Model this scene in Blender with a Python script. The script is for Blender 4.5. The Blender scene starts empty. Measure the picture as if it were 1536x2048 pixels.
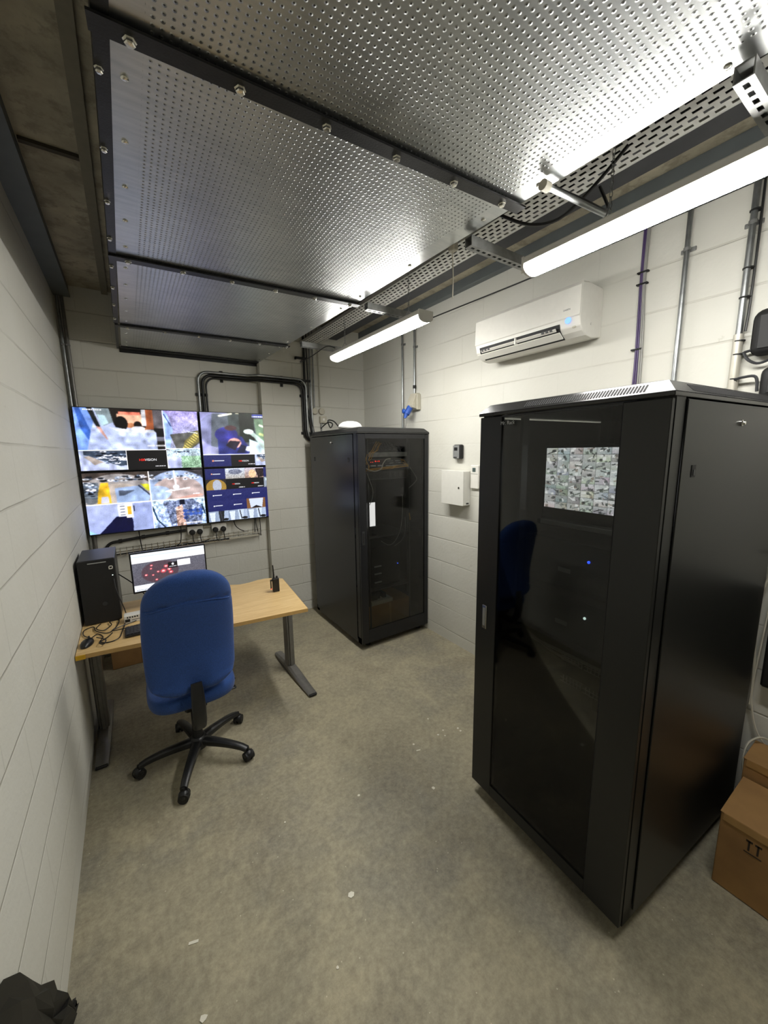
import bpy, bmesh, math, random
import numpy as np
from mathutils import Vector, Matrix

random.seed(7)
SC = bpy.context.scene
COL = SC.collection
PI = math.pi

# ------------------------------------------------------------------ camera
F_PX, YAW, PITCH, ROLL, CAM_H = 762.84, 0.5855, 0.1610, -0.0148, 1.8622
cy, sy = math.cos(YAW), math.sin(YAW)
fw = Vector((sy, cy, 0)); rt = Vector((cy, -sy, 0)); up = Vector((0, 0, 1))
f2 = fw * math.cos(PITCH) - up * math.sin(PITCH)
u2 = up * math.cos(PITCH) + fw * math.sin(PITCH)
r3 = rt * math.cos(ROLL) + u2 * math.sin(ROLL)
u3 = u2 * math.cos(ROLL) - rt * math.sin(ROLL)
cam_d = bpy.data.cameras.new('camera')
cam = bpy.data.objects.new('camera', cam_d)
COL.objects.link(cam)
M = Matrix((r3, u3, -f2)).transposed().to_4x4()
M.translation = Vector((0, 0, CAM_H))
cam.matrix_world = M
cam_d.sensor_fit = 'VERTICAL'
cam_d.sensor_height = 36.0
cam_d.lens = F_PX / 2048.0 * 36.0
cam_d.clip_start = 0.02
SC.camera = cam

# ------------------------------------------------------------------ world and view
w = bpy.data.worlds.new('world'); SC.world = w
w.use_nodes = True
w.node_tree.nodes['Background'].inputs[0].default_value = (0.5, 0.55, 0.6, 1)
w.node_tree.nodes['Background'].inputs[1].default_value = 0.05
SC.view_settings.view_transform = 'Standard'
SC.view_settings.look = 'None'
SC.view_settings.gamma = 1.0
SC.view_settings.use_curve_mapping = False
SC.view_settings.exposure = 0.0
LAMP = 80.0          # emission of the LED battens
SCREEN = 1.38        # emission of the screens

# ------------------------------------------------------------------ colour and materials
def lin(h):
    h = h.lstrip('#')
    out = []
    for i in (0, 2, 4):
        c = int(h[i:i+2], 16) / 255
        out.append(c / 12.92 if c <= .04045 else ((c + .055) / 1.055) ** 2.4)
    return tuple(out) + (1.0,)

class NT:
    def __init__(s, name):
        s.m = bpy.data.materials.new(name); s.m.use_nodes = True
        s.t = s.m.node_tree; s.n = s.t.nodes; s.l = s.t.links
        s.b = s.n['Principled BSDF']; s.out = s.n['Material Output']
    def node(s, typ, **kw):
        n = s.n.new(typ)
        for k, v in kw.items():
            if k.startswith('i_'):
                key = k[2:].replace('_', ' ')
                n.inputs[key].default_value = v
            else:
                setattr(n, k, v)
        return n
    def link(s, a, b): s.l.new(a, b)
    def coord(s):
        return s.node('ShaderNodeTexCoord').outputs['Object']
    def noise(s, vec, scale, detail=4, rough=.5):
        n = s.node('ShaderNodeTexNoise'); n.inputs['Scale'].default_value = scale
        n.inputs['Detail'].default_value = detail; n.inputs['Roughness'].default_value = rough
        s.link(vec, n.inputs['Vector']); return n.outputs['Fac']
    def ramp(s, fac, stops):
        n = s.node('ShaderNodeValToRGB'); e = n.color_ramp.elements
        while len(e) < len(stops): e.new(.5)
        for i, (p, c) in enumerate(stops):
            e[i].position = p; e[i].color = c
        s.link(fac, n.inputs[0]); return n.outputs[0]
    def mix(s, fac, a, b, mode='MIX'):
        n = s.node('ShaderNodeMix', data_type='RGBA', blend_type=mode)
        for sock, v in ((n.inputs[0], fac), (n.inputs[6], a), (n.inputs[7], b)):
            if hasattr(v, 'is_linked') or hasattr(v, 'node'): s.link(v, sock)
            else: sock.default_value = v
        return n.outputs[2]
    def math(s, op, a, b=0.0, c=None):
        n = s.node('ShaderNodeMath', operation=op)
        vals = [a, b] + ([c] if c is not None else [])
        for i, v in enumerate(vals):
            if hasattr(v, 'node'): s.link(v, n.inputs[i])
            else: n.inputs[i].default_value = v
        return n.outputs[0]
    def bump(s, h, strength=.5, dist=.002, prev=None):
        n = s.node('ShaderNodeBump'); n.inputs['Strength'].default_value = strength
        n.inputs['Distance'].default_value = dist
        s.link(h, n.inputs['Height'])
        if prev: s.link(prev, n.inputs['Normal'])
        return n.outputs[0]
    def set(s, **kw):
        for k, v in kw.items():
            sock = s.b.inputs[k.replace('_', ' ')]
            if hasattr(v, 'node'): s.link(v, sock)
            else: sock.default_value = v

MATS = {}
def simple(name, hexc, rough=.5, metal=0.0, var=.06, spec=None, nscale=30, bump=0.0, emit=None, estr=0):
    """plain procedural material with a little tonal and roughness variation"""
    if name in MATS: return MATS[name]
    t = NT(name)
    c = lin(hexc); co = t.coord()
    nz = t.noise(co, nscale, 3)
    lo = tuple(x * (1 - var) for x in c[:3]) + (1,)
    hi = tuple(min(1, x * (1 + var)) for x in c[:3]) + (1,)
    t.set(Base_Color=t.ramp(nz, [(.3, lo), (.7, hi)]), Roughness=rough, Metallic=metal)
    if spec is not None: t.b.inputs['Specular IOR Level'].default_value = spec
    if bump: t.set(Normal=t.bump(t.noise(co, nscale * 12, 2), .4, bump))
    if emit:
        t.b.inputs['Emission Color'].default_value = lin(emit)
        t.b.inputs['Emission Strength'].default_value = estr
    MATS[name] = t.m
    return t.m

def wall_mat(name, axis):
    """painted blockwork, courses of 225 mm; axis = world axis that runs along the wall"""
    t = NT(name); co = t.coord()
    sep = t.node('ShaderNodeSeparateXYZ'); t.link(co, sep.inputs[0])
    cmb = t.node('ShaderNodeCombineXYZ')
    t.link(sep.outputs[axis], cmb.inputs[0])
    t.link(t.math('SUBTRACT', sep.outputs[2], .11 - .225), cmb.inputs[1])
    wob = t.node('ShaderNodeVectorMath', operation='ADD')
    wn = t.node('ShaderNodeTexNoise'); wn.inputs['Scale'].default_value = 3.0
    t.link(co, wn.inputs['Vector'])
    sc = t.node('ShaderNodeVectorMath', operation='SCALE'); sc.inputs['Scale'].default_value = .012
    t.link(wn.outputs['Color'], sc.inputs[0])
    t.link(cmb.outputs[0], wob.inputs[0]); t.link(sc.outputs[0], wob.inputs[1])
    bk = t.node('ShaderNodeTexBrick', offset=.5)
    for k, v in (('Scale', 1), ('Mortar Size', .005), ('Mortar Smooth', .6), ('Brick Width', .45), ('Row Height', .225), ('Bias', 0)):
        bk.inputs[k].default_value = v
    bk.inputs['Color1'].default_value = (1, 1, 1, 1); bk.inputs['Color2'].default_value = (1, 1, 1, 1)
    bk.inputs['Mortar'].default_value = (0, 0, 0, 1)
    t.link(wob.outputs[0], bk.inputs['Vector'])
    # paint fills the joints unevenly; upright joints are nearly filled in
    fill = t.ramp(t.noise(co, 1.1, 3), [(.36, (.12, .12, .12, 1)), (.56, (1, 1, 1, 1))])
    sw = t.node('ShaderNodeSeparateXYZ'); t.link(wob.outputs[0], sw.inputs[0])
    fz = t.math('FRACT', t.math('DIVIDE', sw.outputs[1], .225))
    dz = t.math('MINIMUM', fz, t.math('SUBTRACT', 1.0, fz))
    mr = t.node('ShaderNodeMapRange', interpolation_type='SMOOTHSTEP')
    for k, v in (('From Min', .008), ('From Max', .030), ('To Min', 1), ('To Max', 0)): mr.inputs[k].default_value = v
    t.link(dz, mr.inputs['Value'])
    joint = t.math('MULTIPLY', t.math('MAXIMUM', mr.outputs[0], t.math('MULTIPLY', bk.outputs['Fac'], .30)), fill)
    big = t.noise(co, 1.3, 4)
    col = t.ramp(big, [(.3, lin('#c8c6bb')), (.7, lin('#d1d0c7'))])
    col = t.mix(t.math('MULTIPLY', joint, .34), col, lin('#9b988a'))
    fine = t.noise(co, 45, 3)
    col = t.mix(t.math('MULTIPLY', t.math('GREATER_THAN', t.noise(co, 9, 6, .7), .70), .25), col, lin('#a29d8e'))
    n1 = t.bump(t.math('SUBTRACT', 1.0, joint), .8, .004)
    n2 = t.bump(fine, .35, .0035, n1)
    n3 = t.bump(t.noise(co, 5, 3), .35, .012, n2)
    t.set(Base_Color=col, Roughness=.62, Normal=n3)
    return t.m

def floor_mat():
    t = NT('worn concrete'); co = t.coord()
    a = t.noise(co, 1.15, 5, .62); b = t.noise(co, 3.3, 8, .72); c = t.noise(co, 34, 8, .78)
    d = t.noise(co, 2.1, 6, .7)
    base = t.ramp(a, [(.38, lin('#7d7a71')), (.5, lin('#958f7b')), (.62, lin('#aaa28a'))])
    pale = t.ramp(b, [(.49, (0, 0, 0, 1)), (.63, (1, 1, 1, 1))])
    base = t.mix(t.math('MULTIPLY', pale, .22), base, lin('#bcb294'))
    zone = t.ramp(t.noise(co, .95, 3), [(.40, (.12, .12, .12, 1)), (.58, (1, 1, 1, 1))])
    pale = t.math('MULTIPLY', pale, zone)
    base = t.mix(t.math('MULTIPLY', pale, .50), base, lin('#bdb395'))
    dark = t.ramp(d, [(.38, (1, 1, 1, 1)), (.50, (0, 0, 0, 1))])
    base = t.mix(t.math('MULTIPLY', dark, .50), base, lin('#756d5e'))
    base = t.mix(.34, base, t.ramp(c, [(.36, lin('#6e6752')), (.64, lin('#c9bf9f'))]))
    # small pale flecks of paint and plaster
    vo = t.node('ShaderNodeTexVoronoi'); vo.inputs['Scale'].default_value = 17
    t.link(co, vo.inputs['Vector'])
    fl = t.math('LESS_THAN', vo.outputs['Distance'], .045)
    base = t.mix(t.math('MULTIPLY', fl, .7), base, lin('#d8d2bc'))
    pit = t.math('LESS_THAN', vo.outputs['Distance'], .0)
    n1 = t.bump(b, .6, .014); n2 = t.bump(c, .6, .006, n1)
    rg = t.ramp(a, [(.3, (.42, .42, .42, 1)), (.7, (.62, .62, .62, 1))])
    t.set(Base_Color=base, Roughness=rg, Normal=n2)
    return t.m

def ceiling_mat():
    t = NT('grimy ceiling board'); co = t.coord()
    a = t.noise(co, 2.2, 6, .65); b = t.noise(co, 9, 6, .7)
    col = t.ramp(a, [(.35, lin('#8f8876')), (.6, lin('#b4ac96'))])
    st = t.ramp(b, [(.50, (0, 0, 0, 1)), (.62, (1, 1, 1, 1))])
    col = t.mix(t.math('MULTIPLY', t.math('MULTIPLY', st, a), .8), col, lin('#4a4337'))
    t.set(Base_Color=col, Roughness=.85, Normal=t.bump(t.noise(co, 60, 4), .4, .004))
    return t.m

def dimple_mat():
    """galvanised sheet with a square grid of punched dimples 18.5 mm apart"""
    t = NT('dimpled galvanised sheet'); co = t.coord()
    sep = t.node('ShaderNodeSeparateXYZ'); t.link(co, sep.inputs[0])
    P = .0185
    def cell(s):
        return t.math('SUBTRACT', t.math('FRACT', t.math('DIVIDE', s, P)), .5)
    fx, fy = cell(sep.outputs[0]), cell(sep.outputs[1])
    r = t.math('SQRT', t.math('ADD', t.math('MULTIPLY', fx, fx), t.math('MULTIPLY', fy, fy)))
    # plain margins along both long edges
    inside = t.math('MULTIPLY', t.math('GREATER_THAN', sep.outputs[0], .124), t.math('LESS_THAN', t.math('ADD', sep.outputs[0], t.math('MULTIPLY', sep.outputs[1], .0333)), 1.290))
    dome = t.node('ShaderNodeMapRange', interpolation_type='SMOOTHSTEP')
    for k, v in (('From Min', .10), ('From Max', .30), ('To Min', 1), ('To Max', 0)): dome.inputs[k].default_value = v
    t.link(r, dome.inputs['Value'])
    h = t.math('MULTIPLY', dome.outputs[0], inside)
    hole = t.math('MULTIPLY', t.math('LESS_THAN', r, .12), inside)
    big = t.noise(co, 2.4, 5, .6)
    mid = t.noise(co, 11, 4, .6)
    st = t.node('ShaderNodeMapping'); st.inputs['Scale'].default_value = (6, 40, 1)
    t.link(co, st.inputs[0])
    streak = t.noise(st.outputs[0], 1.5, 3)
    col = t.ramp(big, [(.3, lin('#a8abab')), (.7, lin('#c5c7c5'))])
    col = t.mix(.25, col, t.ramp(streak, [(.3, lin('#92979a')), (.7, lin('#d0d0cc'))]))
    col = t.mix(t.math('MULTIPLY', hole, .93), col, lin('#14140f'))
    rg = t.ramp(mid, [(.3, (.34, .34, .34, 1)), (.7, (.38, .38, .38, 1))])
    n3 = t.bump(h, .6, .0018)
    t.set(Base_Color=col, Roughness=rg, Normal=n3, Metallic=t.math('SUBTRACT', 1.0, t.math('MULTIPLY', hole, .9)))
    return t.m

def wood_mat():
    t = NT('beech laminate'); co = t.coord()
    mp = t.node('ShaderNodeMapping'); mp.inputs['Scale'].default_value = (2.2, 26, 26)
    t.link(co, mp.inputs[0])
    a = t.noise(mp.outputs[0], 1.6, 5, .55); b = t.noise(mp.outputs[0], 7, 4)
    col = t.ramp(a, [(.3, lin('#cda96f')), (.55, lin('#dcbb82')), (.75, lin('#e6c995'))])
    col = t.mix(.2, col, t.ramp(b, [(.3, lin('#b48c52')), (.6, lin('#ecd2a0'))]))
    t.set(Base_Color=col, Roughness=.38)
    return t.m

def card_mat():
    t = NT('brown cardboard'); co = t.coord()
    mp = t.node('ShaderNodeMapping'); mp.inputs['Scale'].default_value = (1, 1, 60)
    t.link(co, mp.inputs[0])
    col = t.ramp(t.noise(co, 6, 5), [(.3, lin('#8f6c43')), (.7, lin('#a8814f'))])
    t.set(Base_Color=col, Roughness=.8, Normal=t.bump(t.noise(mp.outputs[0], 3, 2), .2, .002))
    return t.m

def fabric_mat(name, hexc):
    t = NT(name); co = t.coord()
    wv = t.noise(co, 420, 2)
    c = lin(hexc)
    lo = tuple(x * .72 for x in c[:3]) + (1,); hi = tuple(min(1, x * 1.3) for x in c[:3]) + (1,)
    t.set(Base_Color=t.ramp(wv, [(.35, lo), (.65, hi)]), Roughness=.88, Normal=t.bump(wv, .5, .0012))
    t.b.inputs['Sheen Weight'].default_value = .15
    t.b.inputs['Specular IOR Level'].default_value = .2
    return t.m

def glass_mat(name, tint, ior=1.5):
    t = NT(name)
    tr = t.node('ShaderNodeBsdfTransparent'); tr.inputs[0].default_value = tint
    gl = t.node('ShaderNodeBsdfGlossy'); gl.inputs['Roughness'].default_value = .03
    fr = t.node('ShaderNodeFresnel'); fr.inputs[0].default_value = ior
    mx = t.node('ShaderNodeMixShader')
    t.link(fr.outputs[0], mx.inputs[0]); t.link(tr.outputs[0], mx.inputs[1]); t.link(gl.outputs[0], mx.inputs[2])
    t.link(mx.outputs[0], t.out.inputs[0])
    return t.m

def screen_mat(name, strength):
    t = NT(name)
    at = t.node('ShaderNodeAttribute', attribute_name='Col')
    t.set(Base_Color=(.01, .01, .01, 1), Roughness=.4)
    t.link(at.outputs['Color'], t.b.inputs['Emission Color'])
    t.b.inputs['Emission Strength'].default_value = strength
    return t.m

def emit_mat(name, hexc, s):
    t = NT(name); t.set(Base_Color=lin(hexc), Roughness=.5)
    t.b.inputs['Emission Color'].default_value = lin(hexc); t.b.inputs['Emission Strength'].default_value = s
    return t.m

M_WX = wall_mat('painted blockwork side', 1)
M_WY = wall_mat('painted blockwork end', 0)
M_FLOOR = floor_mat(); M_CEIL = ceiling_mat(); M_DIMPLE = dimple_mat()
M_WOOD = wood_mat(); M_CARD = card_mat()
M_CREAM = simple('smooth cream paint', '#c4c0b2', .6, var=.03, nscale=3)
M_STEELBLUE = simple('grey steel paint', '#5d6364', .55, var=.08, nscale=8)
M_DARKSTEEL = simple('dark steel', '#3a3b3f', .5, .3, var=.12, nscale=12)
M_BLKSTEEL = simple('blackened angle iron', '#232323', .42, .5, var=.3, nscale=14, bump=.001)
M_GALV = simple('galvanised steel', '#9c9f9f', .35, .9, var=.15, nscale=25)
M_GALVD = simple('dull galvanised steel', '#8b8c8a', .5, .6, var=.2, nscale=25)
M_ZINC = simple('bright zinc', '#d8d6cc', .22, .9, var=.1)
M_TRAY = simple('pale perforated steel', '#c9c9c4', .5, .25, var=.06)
M_HOLE = simple('dark slot', '#151515', .8, var=.05)
M_RACK = simple('black powder coat', '#161716', .40, var=.06, nscale=20)
M_RACK2 = simple('satin black cabinet paint', '#15161a', .27, var=.06, nscale=20)
M_RACKLID = simple('black lid powder coat', '#242424', .24, var=.06, nscale=60)
M_INK = simple('matt black', '#101010', .6, var=.1)
M_BLKPL = simple('black plastic', '#17181a', .38, var=.1)
M_GREYPL = simple('dark grey plastic', '#2b2c2e', .45, var=.1)
M_WHITE = simple('white plastic', '#dcdad2', .35, var=.02)
M_WHITE2 = simple('white painted steel', '#d9d8d0', .42, var=.02)
M_OFFWH = simple('off white plastic', '#b9b4a3', .5, var=.04)
M_BLUEPL = simple('blue plug plastic', '#2350a8', .4, var=.05)
M_CHROME = simple('chrome', '#d5d3cd', .18, 1.0, var=.03)
M_SILVER = simple('silver label metal', '#a9abaa', .4, .5, var=.05)
M_LEG = simple('grey desk leg', '#7d7b77', .38, .5, var=.08)
M_YEL = simple('yellow tape', '#d9a91b', .5, var=.05)
M_EDGE = simple('beech edging', '#c9a263', .45, var=.05)
M_CABLE = simple('black cable', '#131313', .45, var=.05)
M_CABLEG = simple('grey cable', '#8d8c87', .5, var=.05)
M_CABLEW = simple('white cable', '#c9c5b6', .5, var=.05)
M_CABLEP = simple('purple cable', '#4a3a63', .5, var=.05)
M_CABLEY = simple('yellow fibre cable', '#c9962b', .5, var=.1)
M_RED = emit_mat('red indicator', '#ff3a28', 3)
M_BLUEL = emit_mat('blue indicator', '#2b50ff', 6)
M_WHITEL = emit_mat('white indicator', '#d8f0e8', 3)
M_LAMP = emit_mat('led diffuser', '#fffdf8', LAMP)
M_BLUE = fabric_mat('blue woven fabric', '#29467f')
M_BAG = simple('black bin bag', '#050505', .55, var=.2)
M_GLASS1 = glass_mat('tinted rack glass', (.50, .51, .50, 1), 1.42)
M_GLASS2 = glass_mat('smoked rack glass', (.74, .74, .73, 1), 1.35)
M_SCR = screen_mat('screen picture', SCREEN)
M_SCRW = screen_mat('rack screen picture', 2.4)
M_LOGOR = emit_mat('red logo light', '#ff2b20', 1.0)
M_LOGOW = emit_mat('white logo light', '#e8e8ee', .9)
M_PAPER = simple('white scrap', '#e4e0d0', .7, var=.03)
M_INKBR = simple('dark print', '#2b2118', .7, var=.05)
M_TAPE = simple('brown tape', '#b08a55', .4, var=.05)

# ------------------------------------------------------------------ mesh helpers
class MB:
    def __init__(s): s.bm = bmesh.new()
    def box(s, x0, x1, y0, y1, z0, z1, bev=0, seg=1):
        g = bmesh.ops.create_cube(s.bm, size=1)['verts']
        for v in g:
            v.co = Vector(((x0 + x1) / 2 + v.co.x * (x1 - x0), (y0 + y1) / 2 + v.co.y * (y1 - y0), (z0 + z1) / 2 + v.co.z * (z1 - z0)))
        if bev:
            es = list({e for v in g for e in v.link_edges})
            bmesh.ops.bevel(s.bm, geom=es, offset=bev, segments=seg, affect='EDGES', profile=.5)
        return s
    def cyl(s, p0, p1, r, seg=16, r2=None):
        p0, p1 = Vector(p0), Vector(p1)
        d = p1 - p0
        q = d.to_track_quat('Z', 'Y').to_matrix().to_4x4()
        mt = Matrix.Translation((p0 + p1) / 2) @ q
        bmesh.ops.create_cone(s.bm, cap_ends=True, segments=seg, radius1=r, radius2=r if r2 is None else r2, depth=d.length, matrix=mt)
        return s
    def sph(s, c, r, sx=1, sy_=1, sz=1, u=16, v=10):
        mt = Matrix.Translation(Vector(c)) @ Matrix.Diagonal((sx, sy_, sz, 1))
        bmesh.ops.create_uvsphere(s.bm, u_segments=u, v_segments=v, radius=r, matrix=mt)
        return s
    def tube(s, pts, r, seg=8, smooth=0, closed=False):
        P = [Vector(p) for p in pts]
        if smooth:
            Q = []
            n = len(P)
            for i in range(n if closed else n - 1):
                g = (lambda k: P[k % n]) if closed else (lambda k: P[max(0, min(n - 1, k))])
                a, b, c, d = g(i - 1), g(i), g(i + 1), g(i + 2)
                for k in range(smooth):
                    t = k / smooth
                    Q.append(.5 * ((2 * b) + (c - a) * t + (2 * a - 5 * b + 4 * c - d) * t * t + (3 * b - 3 * c + d - a) * t ** 3))
            if not closed: Q.append(P[-1])
            P = Q
        n = len(P); rings = []
        nrm = None
        for i in range(n):
            if closed: t = (P[(i + 1) % n] - P[i - 1])
            else: t = P[min(i + 1, n - 1)] - P[max(i - 1, 0)]
            if t.length < 1e-9: t = Vector((0, 0, 1))
            t.normalize()
            if nrm is None:
                nrm = t.orthogonal().normalized()
            else:
                nrm = nrm - t * nrm.dot(t)
                nrm = nrm.normalized() if nrm.length > 1e-6 else t.orthogonal().normalized()
            b = t.cross(nrm)
            rr = r[i] if isinstance(r, (list, tuple)) else r
            rings.append([s.bm.verts.new(P[i] + (nrm * math.cos(2 * PI * k / seg) + b * math.sin(2 * PI * k / seg)) * rr) for k in range(seg)])
        for i in range(n if closed else n - 1):
            A, B = rings[i], rings[(i + 1) % n]
            for k in range(seg):
                s.bm.faces.new((A[k], A[(k + 1) % seg], B[(k + 1) % seg], B[k]))
        if not closed:
            s.bm.faces.new(rings[0][::-1]); s.bm.faces.new(rings[-1])
        return s
    def prism(s, pts2, z0, z1, plane='xy'):
        """extrude a 2-D outline; plane xy -> along z, xz -> along y, yz -> along x"""
        def V(a, b, c):
            return {'xy': (a, b, c), 'xz': (a, c, b), 'yz': (c, a, b)}[plane]
        lo = [s.bm.verts.new(V(a, b, z0)) for a, b in pts2]
        hi = [s.bm.verts.new(V(a, b, z1)) for a, b in pts2]
        n = len(pts2)
        fs = [s.bm.faces.new(lo[::-1]), s.bm.faces.new(hi)]
        for k in range(n):
            fs.append(s.bm.faces.new((lo[k], lo[(k + 1) % n], hi[(k + 1) % n], hi[k])))
        bmesh.ops.recalc_face_normals(s.bm, faces=fs)
        return s
    def lathe(s, prof, c, seg=24, axis='z'):
        """prof: list of (r, h)"""
        rings = []
        c = Vector(c)
        for r, h in prof:
            ring = []
            for k in range(seg):
                a = 2 * PI * k / seg
                x, y = r * math.cos(a), r * math.sin(a)
                p = {'z': (x, y, h), 'y': (x, h, y), 'x': (h, x, y)}[axis]
                ring.append(s.bm.verts.new(c + Vector(p)))
            rings.append(ring)
        fs = []
        for A, B in zip(rings, rings[1:]):
            for k in range(seg):
                fs.append(s.bm.faces.new((A[k], A[(k + 1) % seg], B[(k + 1) % seg], B[k])))
        fs.append(s.bm.faces.new(rings[0])); fs.append(s.bm.faces.new(rings[-1]))
        bmesh.ops.recalc_face_normals(s.bm, faces=fs)
        return s
    def loft(s, rings):
        R = [[s.bm.verts.new(p) for p in ring] for ring in rings]
        n = len(R[0]); fs = []
        for A, B in zip(R, R[1:]):
            for k in range(n):
                fs.append(s.bm.faces.new((A[k], A[(k + 1) % n], B[(k + 1) % n], B[k])))
        fs.append(s.bm.faces.new(R[0])); fs.append(s.bm.faces.new(R[-1]))
        bmesh.ops.recalc_face_normals(s.bm, faces=fs)
        return s

def obj(name, mb, mat, parent=None, smooth=False, bevel=0):
    me = bpy.data.meshes.new(name)
    mb.bm.to_mesh(me); mb.bm.free()
    me.materials.append(mat)
    if smooth:
        me.polygons.foreach_set('use_smooth', [True] * len(me.polygons))
        me.set_sharp_from_angle(angle=math.radians(38))
    o = bpy.data.objects.new(name, me); COL.objects.link(o)
    if parent:
        o.parent = parent
        if parent.get('_w'):
            o.matrix_parent_inverse = Matrix.Translation(-Vector(parent['_w']))
    if bevel:
        b = o.modifiers.new('bevel', 'BEVEL'); b.width = bevel; b.segments = 2; b.limit_method = 'ANGLE'
    return o

WLOC = {}
def thing(name, label, cat, loc=(0, 0, 0), rotz=0, group=None, world=True):
    """Empty at the thing's base. world=True: its parts are modelled in world coordinates"""
    o = bpy.data.objects.new(name, None); COL.objects.link(o)
    o.empty_display_size = .05
    o.location = loc; o.rotation_euler = (0, 0, rotz)
    if world and rotz == 0: o['_w'] = list(loc)
    o['label'] = label; o['category'] = cat
    if group: o['group'] = group
    return o
def tag(o, label, cat, group=None, kind=None):
    o['label'] = label; o['category'] = cat
    if group: o['group'] = group
    if kind: o['kind'] = kind
    return o
def struct(name, mb, mat, label=None):
    o = obj(name, mb, mat); o['kind'] = 'structure'
    return o
def copy_tree(o, parent=None):
    c = o.copy(); COL.objects.link(c)
    if parent is not None: c.parent = parent
    for ch in [x for x in bpy.data.objects if x.parent == o]:
        copy_tree(ch, c)
    return c
def text(name, s, size, mat, parent, mtx, extrude=.0003):
    cu = bpy.data.curves.new('t', 'FONT'); cu.body = s; cu.size = size; cu.extrude = extrude
    cu.align_x = 'CENTER'; cu.align_y = 'CENTER'
    to = bpy.data.objects.new('t', cu); COL.objects.link(to)
    bpy.context.view_layer.update()
    me = bpy.data.meshes.new_from_object(to)
    bpy.data.objects.remove(to); bpy.data.curves.remove(cu)
    me.transform(mtx); me.materials.clear(); me.materials.append(mat)
    o = bpy.data.objects.new(name, me); COL.objects.link(o); o.parent = parent
    if parent.get('_w'): o.matrix_parent_inverse = Matrix.Translation(-Vector(parent['_w']))
    return o
# text placement on a plane facing -y (x right, z up), and facing -x (reads towards -y)
def face_my(x, y, z): return Matrix.Translation((x, y, z)) @ Matrix.Rotation(PI / 2, 4, 'X')
def face_mx(x, y, z): return Matrix.Translation((x, y, z)) @ Matrix.Rotation(-PI / 2, 4, 'Z') @ Matrix.Rotation(PI / 2, 4, 'X')

XL, XR, YB, YB2, ZC, YF = -.365, 2.458, 4.20, 4.11, 3.22, -1.9
XSTEP = 1.219

# ================================================================== STRUCTURE
struct('floor', MB().box(XL - .1, XR + .1, YF - .1, YB + .1, -.1, 0), M_FLOOR)
struct('ceiling', MB().box(XL - .1, XR + .1, YF - .1, YB + .1, ZC, ZC + .1), M_CEIL)
struct('wall_left', MB().box(XL - .1, XL, YF - .1, YB + .1, 0, ZC), M_WX)
struct('wall_right', MB().box(XR, XR + .1, YF - .1, YB + .1, 0, ZC), M_WX)
struct('wall_back', MB().prism([(XL, YB), (XSTEP, YB), (XSTEP, YB2), (XR, YB2), (XR, YB + .1), (XL, YB + .1)], 0, ZC), M_WY)
struct('wall_front', MB().box(XL, XR, YF - .1, YF, 0, ZC), M_WY)
dr = struct('door_1', MB().box(.5, 1.42, YF + .002, YF + .045, 0.005, 2.04), simple('cream door paint', '#b8b09a', .5))
obj('door_handle', MB().cyl((.58, YF + .05, 1.02), (.58, YF + .1, 1.02), .01).cyl((.58, YF + .1, 1.02), (.7, YF + .1, 1.02), .009), M_CHROME, dr)
# left steel beam: channel against the wall at ceiling height
struct('trim_1', MB().box(XL + .001, -.256, YF, YB - .001, 3.128, 3.14).box(XL + .001, XL + .012, YF, YB - .001, 3.14, ZC - .001).box(XL + .001, -.262, YF, YB - .001, ZC - .013, ZC - .001).box(-.272, -.262, YF, YB - .001, 3.14, 3.21), M_STEELBLUE)
# ceiling battens (joint covers) left of the sheet
struct('trim_2', MB().box(-.045, .0, YF, YB - .001, 3.195, ZC - .001), simple('pale ceiling strip', '#7c7666', .8))
struct('trim_3', MB().box(-.256, -.045, 2.42, 2.445, 3.205, ZC - .001).box(-.256, -.045, 1.1, 1.122, 3.205, ZC - .001), simple('dark ceiling joint', '#453f34', .85))
# right-hand steel beam and wall plates
struct('trim_4', MB().box(1.93, 2.112, YF, YB2 - .001, 3.10, 3.112).box(2.015, 2.027, YF, YB2 - .001, 3.112, ZC - .001).box(1.93, 2.112, YF, YB2 - .001, ZC - .012, ZC - .001), M_DARKSTEEL)
struct('trim_5', MB().box(XR - .06, XR - .001, YF, YB2 - .001, 3.15, ZC - .001, .002), M_STEELBLUE)
struct('trim_6', MB().box(1.31, 1.36, YF, YB2 - .001, 2.86, ZC - .001), simple('dusty timber joist', '#4a4136', .85))

# ================================================================== CEILING SHEETS AND IRON
ZS = 2.772
SL = -.055           # the frame is hung slightly askew of the walls
def xr_(y): return 1.365 - .0333 * y
def panel(y0, y1, label):
    # y0, y1 at x = .66; edges follow the askew cross bars
    def P_(x, y): return (x, y + SL * (x - .66))
    xl = .052
    if y1 > 4: q = [P_(xl, y0), P_(xr_(y0), y0), (xr_(y1), min(y1, 4.105)), (1.216, 4.105), (1.216, 4.195), (xl, 4.195)]
    else: q = [P_(xl, y0), P_(xr_(y0), y0), P_(xr_(y1), y1), P_(xl, y1)]
    m = MB().prism(q, ZS, ZS + .0025)
    a, b = q[1], q[2]
    m.prism([a, b, (b[0] - .0025, b[1]), (a[0] - .0025, a[1])], ZS + .0025, ZS + .05)      # folded edge
    o = obj('dimpled_metal_panel', m, M_DIMPLE)
    tag(o, label, 'ceiling panel', None)
    # screws along the two margins
    for x0_ in (.088, 0):
        n = 5
        for k in range(n):
            y = y0 + (y1 - y0) * (k + .5) / n
            x = x0_ or xr_(y) - .036; y += SL * (x - .66)
            if x > 1 and (k % 2): continue
            if y > 4.09: continue
            obj('screw', MB().lathe([(.009, ZS - .0002), (.009, ZS - .003), (.006, ZS - .0045), (.0005, ZS - .005)], (x, y, 0), 12), M_ZINC, o, True)
    return o
panel(-.16, 1.104, 'largest dimpled galvanised ceiling panel overhead, nearest the camera')
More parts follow.
